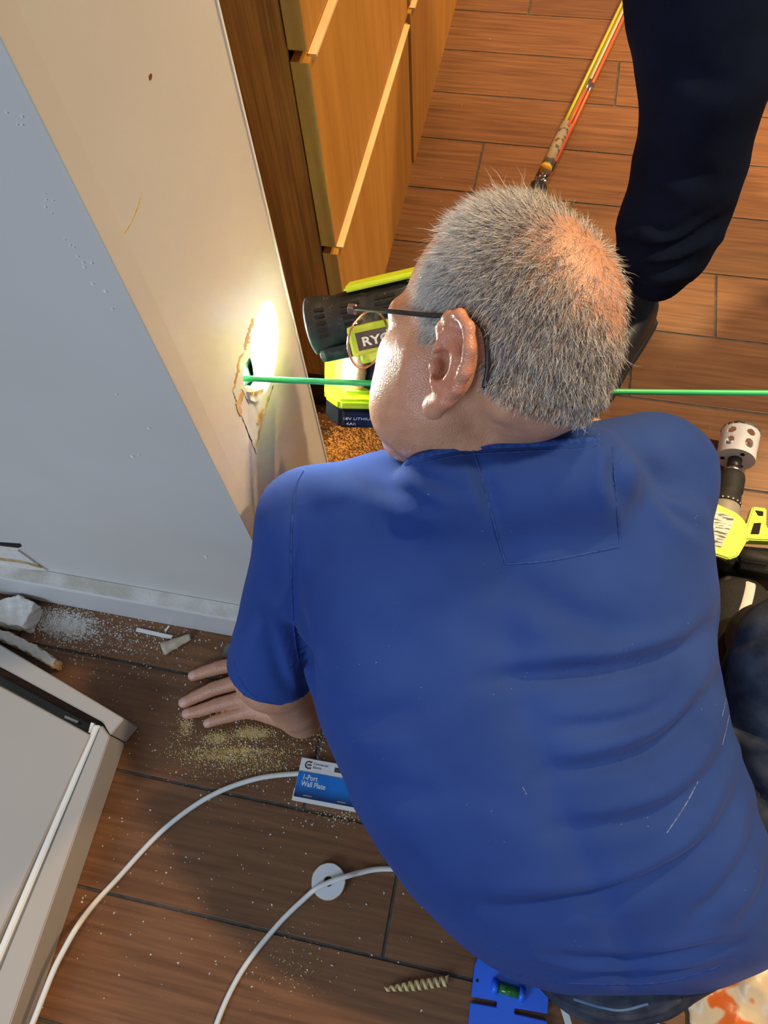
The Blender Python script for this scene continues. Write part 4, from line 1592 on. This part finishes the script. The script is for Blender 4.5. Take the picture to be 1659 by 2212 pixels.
def hair_mask(q):
    """0..1 hair density on the head in head coordinates"""
    x, y, z = q[:, 0], np.abs(q[:, 1]), q[:, 2]
    front = np.where(z > 0.02, 0.062 - 0.35 * np.clip(z - 0.02, 0, 1) - 0.008 * (y > 0.05), 0.056)
    m = np.clip((front - x) / 0.012, 0, 1)
    # side: stop above the ear and at the sideburn; back: down to the nape
    low = np.where(x > 0.022, -0.012, np.where(x > -0.030, -0.004, -0.058 - 0.30 * np.clip(-x - 0.035, 0, 0.06)))
    low = np.where((x > 0.012) & (x < 0.036), -0.030, low)
    m *= np.clip((z - low) / 0.010, 0, 1)
    m *= (q[:, 0] < 0.075)
    bald = np.exp(-(((q[:, 0] + 0.064) / 0.058) ** 2 + ((q[:, 1] + 0.008) / 0.050) ** 2 + ((q[:, 2] - 0.048) / 0.052) ** 2))
    m *= 1 - 0.90 * np.clip(bald * 2.2, 0, 1)
    return m


hm = hair_mask(q) * isH
earz = np.exp(-(((np.abs(q[:, 1]) - 0.095) / 0.012) ** 2)) * (q[:, 2] < 0.004) * (q[:, 2] > -0.09) * (q[:, 0] > -0.036) * (q[:, 0] < 0.02)
hm = hm * (1 - np.clip(earz * 3, 0, 1))
blend(0.30 * hm, srgb(124, 110, 104))
# nails and knuckles on the left hand
hid = (np.arange(len(Vb)) >= nh) & (np.arange(len(Vb)) < nh + len(Vl))
for pts, r in zip(FNG, FR):
    ax = pts[3] - pts[2]
    ax /= np.linalg.norm(ax)
    c = pts[3] + ax * 0.001 + np.array([0, 0, r[3] * 0.75])
    dn = np.linalg.norm((Vb - c) * np.array([1, 1, 0.6]), axis=1)
    blend(np.clip((0.0075 - dn) / 0.0015, 0, 1) * hid * 0.9, srgb(222, 178, 158))
    for j in (1, 2):
        dn = np.linalg.norm(Vb - pts[j], axis=1)
        blend(np.exp(-(dn / 0.010) ** 2) * hid * 0.45, srgb(182, 116, 92))
ca.data.foreach_set('color', np.ascontiguousarray(Ct, np.float32).ravel())

# ---- hair strands
Nh = vnormals(Vh, Fh)
qh = head_local(Vh)
nl_ = Nh @ HW
hmv = hm[:nh]
earside = (np.abs(qh[:, 1]) > 0.080)
hmv = np.where(earside & (qh[:, 2] < 0.0) & (qh[:, 0] > -0.045), 0, hmv)
wgt = hmv / hmv.sum()
NS = 30000
pick = rng.choice(nh, NS, p=wgt)
crown = np.array([-0.062, 0.004, 0.062])
root = qh[pick] + rng.normal(size=(NS, 3)) * 0.0008
nn = nl_[pick]
flow = root - crown
flow -= nn * (flow * nn).sum(1)[:, None]
flow /= np.linalg.norm(flow, axis=1)[:, None] + 1e-6
side = np.clip(np.abs(root[:, 1]) / 0.07, 0, 1)
down = np.array([-0.35, 0, -1.0])
down = down - nn * (nn @ down)[:, None]
down /= np.linalg.norm(down, axis=1)[:, None] + 1e-6
clump = np.stack([np.sin(root @ np.array([410, 130, 260]) + 1), np.sin(root @ np.array([-220, 380, 310]) + 2), np.sin(root @ np.array([300, -270, 420]))], 1)
flow = flow * 0.7 + clump * 0.22 + down * (0.55 * side)[:, None] + rng.normal(size=(NS, 3)) * 0.30
flow -= nn * (flow * nn).sum(1)[:, None]
flow /= np.linalg.norm(flow, axis=1)[:, None] + 1e-6
top = np.clip((root[:, 2] + 0.01) / 0.07, 0, 1)
lift = 0.42 + 0.35 * top + rng.normal(size=NS) * 0.14
length = (0.0130 + 0.0065 * top) * (0.7 + 0.6 * rng.random(NS)) * (0.55 + 0.45 * np.clip(hmv[pick] * 1.6, 0, 1))
length *= np.where(root[:, 2] < -0.045, 0.6, 1.0)
long_ = rng.random(NS) < 0.01
length[long_] *= 1.7
lift[long_] += 0.5
d0 = flow * 0.75 + nn * lift[:, None]
d0 /= np.linalg.norm(d0, axis=1)[:, None]
bend = flow * 0.35 + np.array([0.0, 0, -0.12]) + rng.normal(size=(NS, 3)) * 0.34
d1 = d0 + bend * 0.5
d1 /= np.linalg.norm(d1, axis=1)[:, None]
d2 = d1 + bend * 0.6
d2 /= np.linalg.norm(d2, axis=1)[:, None]
p0 = root - nn * 0.001
p1 = p0 + d0 * (length * 0.36)[:, None]
p2 = p1 + d1 * (length * 0.34)[:, None]
p3 = p2 + d2 * (length * 0.30)[:, None]
shade = 0.54 + 0.36 * np.clip(root[:, 0] / 0.06 + 0.4, 0, 1) + 0.12 * top          # whiter at the temples, darker at the back
kind = np.where(rng.random(NS) < shade, 0, np.where(rng.random(NS) < 0.5, 1, 2))
tt = np.cross(d0, rng.normal(size=(NS, 3)))
tt /= np.linalg.norm(tt, axis=1)[:, None] + 1e-9
bb_ = np.cross(d0, tt)
VV = np.zeros((NS, 10, 3))
rw = (0.00012 + 0.00009 * rng.random(NS))
for j, (pc, s) in enumerate(((p0, 1.0), (p1, 1.0), (p2, 0.75))):
    for k in range(3):
        a = 2 * math.pi * k / 3
        VV[:, j * 3 + k] = pc + (tt * math.cos(a) + bb_ * math.sin(a)) * (rw * s)[:, None]
VV[:, 9] = p3
tri = []
for j in range(2):
    for k in range(3):
        k2 = (k + 1) % 3
        a, b, c, d = j * 3 + k, j * 3 + k2, (j + 1) * 3 + k2, (j + 1) * 3 + k
        tri += [(a, b, c), (a, c, d)]
for k in range(3):
    tri.append((6 + k, 6 + (k + 1) % 3, 9))
tri = np.array(tri)
FF = (tri[None] + (np.arange(NS) * 10)[:, None, None]).reshape(-1, 3)
VVw = HC + VV.reshape(-1, 3) @ HW.T
hair = mesh_np('hair', VVw, FF, [MT['hairw'], MT['hairg'], MT['haird']], man)
hair.data.polygons.foreach_set('material_index', np.repeat(kind, len(tri)).astype(np.int32))
hair['kind'] = 'stuff'
hair['label'] = 'short grey hair thinning at the crown'

# ---- glasses
gl = thing('eyeglasses', 'thin-framed eyeglasses with black temple arms worn by the crouching person', 'glasses', tuple(hl(0.09, 0, -0.03)))
for s in (1, -1):
    bm = bmesh.new()
    pts = [hl(0.112, s * 0.070, -0.020), hl(0.06, s * 0.0795, -0.013), hl(0.02, s * 0.0810, -0.008), hl(-0.008, s * 0.0805, -0.002), hl(-0.026, s * 0.0785, -0.010), hl(-0.035, s * 0.0765, -0.034), hl(-0.035, s * 0.074, -0.052)]
    tube(bm, spline(pts, 6), 0.0020, 8)
    obj('temple_arm', bm, MT['black'], gl, True)
    bm = bmesh.new()
    box(bm, (-0.004, -0.003, -0.004), (0.004, 0.003, 0.004), 0.001, Matrix.Translation(hl(0.114, s * 0.069, -0.021)))
    obj('hinge', bm, MT['gold'], gl)
    cen = np.array((0.117, s * 0.039, -0.045))
    loop = []
    for k in range(28):
        a = 2 * math.pi * k / 28
        r_ = 1.0 + 0.08 * math.cos(2 * a)
        yy, zz = math.cos(a) * 0.0285 * r_, math.sin(a) * 0.0285 * (1.0 if math.sin(a) < 0 else 0.85)
        loop.append(hl(cen[0] - 0.10 * abs(cen[1] + yy) ** 1.15, cen[1] + yy, cen[2] + zz))
    bm = bmesh.new()
    tube(bm, loop + [loop[0], loop[1]], 0.0011, 8, False)
    obj('rim', bm, MT['gold'], gl, True)
    bm = bmesh.new()
    bm.faces.new([bm.verts.new(q_) for q_ in loop])
    o = obj('lens', bm, MT['lens'], gl, True)
    o.modifiers.new('thick', 'SOLIDIFY').thickness = 0.0014
bm = bmesh.new()
tube(bm, spline([hl(0.1165, 0.0085, -0.030), hl(0.120, 0, -0.026), hl(0.1165, -0.0085, -0.030)], 6), 0.0012, 8)
obj('bridge', bm, MT['gold'], gl, True)

# ---- jeans, shoe
HIPC = P(1330, 2090, 0.90)
RKN = P(1745, 1430, 0.80)
RAN = np.array([0.385, 0.395, 0.10])
LKN = np.array([0.06, 0.30, 0.085])
LAN = np.array([0.22, 0.12, 0.075])
RHIP = P(1465, 1960, 0.92)
LHIP = P(1260, 2000, 0.92)


def jeans_sdf(p):
    d = ell(p, P(1345, 1990, 0.93), (0.10, 0.08, 0.08))
    d = smin(d, cone(p, RHIP, RKN, 0.082, 0.070), 0.05)
    d = smin(d, cone(p, RKN, RAN, 0.068, 0.052), 0.02)
    d = smin(d, cone(p, LHIP, LKN, 0.085, 0.068), 0.05)
    d = smin(d, cone(p, LKN, LAN, 0.066, 0.052), 0.02)
    d = smin(d, cone(p, P(1290, 2092, 0.88), P(1385, 2092, 0.88), 0.050, 0.050), 0.03)
    return smax(d, 0.006 - p[:, 2], 0.01)


ja = np.array([HIPC, RKN, RAN, LKN, LAN])
V, F = nets(jeans_sdf, np.maximum(ja.min(0) - 0.2, [-9, -9, -0.01]), ja.max(0) + 0.2, 0.006)
V = smoothv(V, F, 1)
N = vnormals(V, F)
for ln, am, w in [([(1565, 1545), (1600, 1570), (1659, 1600)], -0.008, 16), ([(1600, 1650), (1640, 1720), (1680, 1760)], -0.006, 14), ([(1570, 1400), (1620, 1380), (1690, 1350)], -0.004, 14)]:
    V = fold(V, N, ln, am, w, 0.3)
jeans = mesh_np('jeans', V, F, MT['denim'], man)
jeans['label'] = 'dark blue denim jeans'
speckle(MT['denim'], srgb(120, 124, 130), 160, 0.22, 0.5)
jb = bvh_of(jeans)
surf_strip('waistband_stitch', jb, [(1240, 2158), (1300, 2176), (1345, 2182), (1400, 2168)], 0.0035, 0.0012, mat('denim_stitch', srgb(92, 122, 160), 0.8), jeans, 8)
surf_strip('waistband', jb, [(1210, 2160), (1280, 2190), (1340, 2200), (1420, 2186), (1470, 2160)], 0.012, 0.0022, MT['denim'], jeans, 8)


def shoe_mesh(name, heel, toe, parent, mats, width=0.052, hgt=0.085):
    """upper, side stripe and sole of a trainer from heel to toe on the floor"""
    h, t = np.asarray(heel, float), np.asarray(toe, float)
    ax = t - h
    L = np.linalg.norm(ax)
    ax /= L
    sd = np.array([ax[1], -ax[0], 0])

    def loc(p):
        q = p - h
        return np.stack([q @ ax / L, q @ sd, p[:, 2]], 1)

    def wid(u):
        return width * np.interp(u, [-0.02, 0.05, 0.25, 0.5, 0.72, 0.9, 1.0, 1.02], [0.3, 0.62, 0.72, 0.78, 0.92, 0.75, 0.35, 0.1])

    def up(p):
        q = loc(p)
        top = np.interp(q[:, 0], [-0.05, 0.0, 0.1, 0.3, 0.5, 0.8, 1.0], [hgt * 0.9, hgt, hgt * 1.05, hgt * 1.0, hgt * 0.78, hgt * 0.60, hgt * 0.40])
        w = wid(q[:, 0]) * (1.0 - 0.45 * np.clip((q[:, 2] - 0.02) / top, 0, 1) ** 2)
        d = np.abs(q[:, 1]) - w
        d = smax(d, q[:, 2] - top, 0.025)
        d = smax(d, 0.014 - q[:, 2], 0.004)
        d = smax(d, -q[:, 0] * L, 0.03)
        return smax(d, (q[:, 0] - 1) * L, 0.03)

    def so(p):
        q = loc(p)
        d = np.abs(q[:, 1]) - wid(q[:, 0]) - 0.004
        d = smax(d, q[:, 2] - 0.026, 0.006)
        d = smax(d, 0.001 - q[:, 2], 0.003)
        d = smax(d, -q[:, 0] * L - 0.004, 0.02)
        return smax(d, (q[:, 0] - 1) * L - 0.004, 0.02)

    lo_ = np.minimum(h, t) - 0.08
    hi_ = np.maximum(h, t) + 0.08
    lo_[2], hi_[2] = -0.01, 0.16
    V1, F1 = nets(up, lo_, hi_, 0.004)
    u = mesh_np(name, V1, F1, mats[0], parent)
    V2, F2 = nets(so, lo_, hi_, 0.004)
    s = mesh_np('sole', V2, F2, mats[1], u)
    return u, loc, wid


sh_toe, sh_heel = FL(1602, 1246, 0.02), FL(1600, 1246, 0.02) + np.array([-0.012, -0.285, 0])
sh_toe[2] = sh_heel[2] = 0
MT['knit'] = mat('black_knit', srgb(20, 20, 20), 0.85, srgb(34, 34, 34), 260, (1, 3, 1), 0.5, 420)
u, sl, wd_ = shoe_mesh('shoe', sh_heel, sh_toe, man, [MT['knit'], MT['rubber']], 0.056, 0.095)
u['label'] = 'black knit trainer with a white side stripe'
shb = bvh_of(u)
stripe_m = mat('white_leather', srgb(222, 204, 204), 0.5, srgb(232, 218, 216), 20)
surf_strip('side_stripe', shb, [(1618, 1228), (1622, 1260), (1614, 1300), (1600, 1340), (1586, 1380)], 0.017, 0.0016, stripe_m, u, 6)
lk = np.array([LAN[0] + 0.0, LAN[1] + 0.05, 0])
shoe_mesh('shoe', (LAN[0] + 0.01, LAN[1] - 0.05, 0), (LAN[0] - 0.01, LAN[1] + 0.16, 0), man, [MT['knit'], MT['rubber']], 0.050, 0.08)

# ------------------------------------------------------------------ flashlight
fl = thing('flashlight', 'lime and black cordless work flashlight held at the wall hole', 'flashlight', tuple(P(760, 800, 0.84)))
LENS = P(674, 706, 0.802)
SPOT = np.array([WX, 0.489, 0.493])
bk = P(845, 668, 0.786)
FS = 0.86
fd = (bk - LENS) / np.linalg.norm(bk - LENS)       # from lens to the back
upv = (FA - FB) / np.linalg.norm(FA - FB)
upv = upv - fd * (upv @ fd)
upv /= np.linalg.norm(upv)
rv = np.cross(upv, fd)
FM = Matrix(((fd[0], rv[0], upv[0], LENS[0]), (fd[1], rv[1], upv[1], LENS[1]), (fd[2], rv[2], upv[2], LENS[2]), (0, 0, 0, 1)))
dusty_black = mat('dusty_black_plastic', srgb(30, 30, 32), 0.55, srgb(38, 38, 40), 20, bump=0.3, bscale=160)
speckle(dusty_black, srgb(150, 132, 106), 620, 0.40, 0.7)
bm = bmesh.new()
lathe(bm, LENS, fd, [(t_, r_ * FS) for t_, r_ in [(0.0, 0.0335), (0.002, 0.0352), (0.010, 0.035), (0.022, 0.0325), (0.030, 0.0300), (0.036, 0.0315), (0.062, 0.0315), (0.066, 0.0300), (0.072, 0.0315), (0.10, 0.0315), (0.104, 0.030), (0.118, 0.026)]], 40, False, True)
obj('lamp_head', bm, dusty_black, fl, True)
bm = bmesh.new()
lathe(bm, Vector(LENS) + Vector(fd) * 0.004, fd, [(0, 0.0325 * FS), (0.016, 0.018), (0.020, 0.006)], 32, False, True)
obj('reflector', bm, MT['steel'], fl, True)
bm = bmesh.new()
lathe(bm, Vector(LENS) + Vector(fd) * 0.0015, fd, [(0, 0.0330 * FS), (0.0012, 0.0330 * FS)], 32)
obj('lens_cover', bm, MT['clear'], fl, True)
# ventilation ribs
camside = 1 if (rv @ (ORG - LENS)) > 0 else -1
for (t0, t1) in ((0.012, 0.022), (0.039, 0.058), (0.074, 0.094)):
    for k in range(5):
        bm = bmesh.new()
        a0 = math.radians(-camside * (52 + k * 13))
        box(bm, (t0, -0.0017, -0.0012), (t1, 0.0017, 0.0012), 0.0004, FM @ Matrix.Rotation(a0, 4, 'X') @ Matrix.Translation((0, 0, (0.0314 if t0 > 0.03 else 0.0338) * FS)))
        obj('vent_slot', bm, MT['dark'], fl)
# lime bumpers above and below the head
bm = bmesh.new()
prism(bm, [(0.045, -0.018), (0.130, -0.018), (0.135, -0.012), (0.135, 0.012), (0.130, 0.018), (0.045, 0.018)], 0.0275, 0.0335, FM, 0.002)
prism(bm, [(0.118, -0.018), (0.142, -0.014), (0.142, 0.014), (0.118, 0.018)], 0.006, 0.0325, FM, 0.003)
obj('top_bumper', bm, MT['lime'], fl)
bm = bmesh.new()
box(bm, (0.040, min(camside * 0.016, camside * 0.031), -0.034), (0.098, max(camside * 0.016, camside * 0.031), -0.004), 0.003, FM)
box(bm, (0.046, -0.026, -0.044), (0.108, 0.026, -0.028), 0.003, FM)
obj('brand_band', bm, MT['lime'], fl)
bm = bmesh.new()
box(bm, (0.0045, -0.022, -0.036), (0.046, 0.022, -0.020), 0.006, FM)
obj('lower_bezel', bm, dusty_black, fl)
# brand plate on the side that faces the camera
camside = 1 if (rv @ (ORG - LENS)) > 0 else -1
sgn_m = Matrix.Identity(4)
yo = 0.0312 * camside
bm = bmesh.new()
box(bm, (0.048, min(yo, yo + 0.0008 * camside), -0.0285), (0.096, max(yo, yo + 0.0008 * camside), -0.0105), 0.0003, FM)
obj('brand_plate', bm, MT['black'], fl)
tm = FM @ Matrix(((1, 0, 0, 0.058), (0, 0, -camside * -1 if False else 0, yo + 0.0011 * camside), (0, 1, 0, -0.0470), (0, 0, 0, 1)))
tm = FM @ Matrix.Translation((0.053, yo + 0.0011 * camside, -0.0245)) @ Matrix.Rotation(math.radians(90), 4, 'X')
if camside > 0:
    tm = FM @ Matrix.Translation((0.132, yo + 0.0011, -0.0245)) @ Matrix.Rotation(math.radians(180), 4, 'Z') @ Matrix.Rotation(math.radians(90), 4, 'X')
text_mesh('brand_text', 'RYOBI', 0.0125, MT['whiteplastic'], tm, fl, bold=0.0003, sx=1.25)
# handle and battery foot
bm = bmesh.new()
tube(bm, [FA + hax * 0.01, FA + hax * 0.03, FB - hax * 0.01, FB + hax * 0.01], [0.021, 0.019, 0.019, 0.022], 16)
obj('handle', bm, MT['rubber'], fl, True)
# battery: rounded block, its long side toward the wall
bc = P(790, 832, 0.868)
bz = R @ np.array([0.06, -0.62, -0.78])
bz /= np.linalg.norm(bz)
bx = R @ np.array([-1.0, 0.05, 0.0])
bx = bx - bz * (bx @ bz)
bx /= np.linalg.norm(bx)
by = np.cross(bz, bx)
BT = Matrix(((bx[0], by[0], bz[0], bc[0]), (bx[1], by[1], bz[1], bc[1]), (bx[2], by[2], bz[2], bc[2]), (0, 0, 0, 1)))
camb = 1 if (by @ (ORG - bc)) > 0 else -1


def octo(x0, x1, y0, y1, c):
    return [(x0 + c, y0), (x1 - c, y0), (x1, y0 + c), (x1, y1 - c), (x1 - c, y1), (x0 + c, y1), (x0, y1 - c), (x0, y0 + c)]


bm = bmesh.new()
prism(bm, octo(-0.052, 0.046, -0.043, 0.041, 0.016), 0.000, 0.014, BT, 0.003)
obj('battery_shoe', bm, MT['lime'], fl)
bm = bmesh.new()
prism(bm, octo(-0.046, 0.036, -0.031, 0.031, 0.013), 0.0135, 0.0175, BT, 0.002)
obj('shoe_deck', bm, mat('lime_deck', srgb(206, 230, 60), 0.4), fl)
bm = bmesh.new()
prism(bm, octo(-0.052, 0.044, -0.041, 0.039, 0.016), -0.032, -0.0005, BT, 0.004)
obj('battery_pack', bm, MT['black'], fl)
for txt, xx, zz, sz in (('18V LITHIUM', 0.026, -0.022, 0.0052), ('4Ah', 0.022, -0.030, 0.0056)):
    tm = BT @ Matrix.Translation((xx if camb > 0 else xx - 0.045, (0.0393 if camb > 0 else -0.0413), zz + 0.006))
    if camb > 0:
        tm = tm @ Matrix.Rotation(math.pi, 4, 'Z')
    text_mesh('battery_text', txt, sz, MT['whiteplastic'], tm @ Matrix.Rotation(math.radians(90), 4, 'X'), fl, sx=1.2)
# its beam
ld = bpy.data.lights.new('flashlight_beam', 'SPOT')
ld.energy = 36
ld.color = (0.86, 0.95, 1.0)
ld.spot_size = math.radians(78)
ld.spot_blend = 0.3
ld.shadow_soft_size = 0.004
lo2 = bpy.data.objects.new('flashlight_beam', ld)
COL.objects.link(lo2)
lo2.location = Vector(LENS) - Vector(fd) * 0.002
lo2.rotation_euler = (Vector(SPOT) - Vector(LENS)).to_track_quat('-Z', 'Y').to_euler()

# ------------------------------------------------------------------ green fish rod
bm = bmesh.new()
gp = [PX(533, 818, WX) + np.array([-0.012, -0.004, 0.001]), PX(533, 818, WX), P(660, 823, 0.785), P(800, 828, 0.800), P(980, 836, 0.818), P(1180, 843, 0.860), P(1350, 846, 0.868), P(1659, 849, 0.85), P(2100, 850, 0.82)]
tube(bm, spline(gp, 8), 0.0031, 10)
tag(obj('fish_rod', bm, MT['greenrod'], None, True), 'green fibreglass wire-pulling rod entering the wall hole', 'rod')

# ------------------------------------------------------------------ second person: standing leg
st = thing('person', 'standing person in dark navy trousers and black shoes beside the rod tube', 'person', (0.3, 1.0, 0))
LEG = [(1510, -420, 0.86, 0.100), (1515, -150, 0.905, 0.092), (1515, 0, 0.95, 0.086), (1528, 140, 1.0, 0.084), (1510, 250, 1.06, 0.074), (1490, 350, 1.12, 0.076), (1470, 430, 1.165, 0.074), (1448, 485, 1.19, 0.074), (1432, 535, 1.22, 0.066), (1420, 580, 1.25, 0.050)]
lp = [P(a, b, c) for a, b, c, r in LEG]
lr = [r for *_, r in LEG]
SHIFT = np.array([0.44, 0.10, 0])


def trouser_sdf(p):
    d = chain(p, lp, lr, 0.02)
    ln_ = chain(p, [q_ + SHIFT for q_ in lp], lr, 0.02)
    d = smin(d, ln_, 0.02)
    hip = lp[0] + SHIFT / 2
    hip = np.array([hip[0], hip[1], max(hip[2] + 0.06, 0.86)])
    d = smin(d, ell(p, hip, (0.21, 0.13, 0.14)), 0.08)
    # open cuff
    return d


la = np.array(lp + [q_ + SHIFT for q_ in lp])
V, F = nets(trouser_sdf, la.min(0) - 0.18, la.max(0) + np.array([0.18, 0.18, 0.3]), 0.007)
V = smoothv(V, F, 1)
N = vnormals(V, F)
for ln, am, w in [([(1338, 520), (1400, 545), (1480, 535), (1575, 470)], -0.020, 15), ([(1345, 560), (1400, 585), (1480, 575), (1545, 530)], -0.016, 13), ([(1380, 455), (1450, 505), (1550, 450)], -0.010, 18),
                  ([(1400, 300), (1450, 370), (1560, 390)], -0.007, 24), ([(1342, 480), (1350, 510), (1346, 540)], 0.012, 16), ([(1360, 610), (1420, 632), (1480, 612)], -0.010, 9), ([(1420, 90), (1480, 160), (1600, 190)], -0.006, 28)]:
    V = fold(V, N, ln, am, w, 0.3)
tr = mesh_np('trousers', V, F, MT['navy'], st)
tr['label'] = 'dark navy trousers bunched at the ankle'
t2 = FL(1392, 690, 0.0)
blk = mat('black_leather', srgb(26, 28, 32), 0.5, srgb(34, 36, 40), 30)
heel = lp[-1].copy()
heel[2] = 0
heel = heel + np.array([0.012, 0.045, 0])
for sft in (np.zeros(3), SHIFT):
    shoe_mesh('shoe', heel + sft, heel + sft + np.array([-0.115, -0.24, 0]), st, [blk, MT['rubber']], 0.050, 0.085)
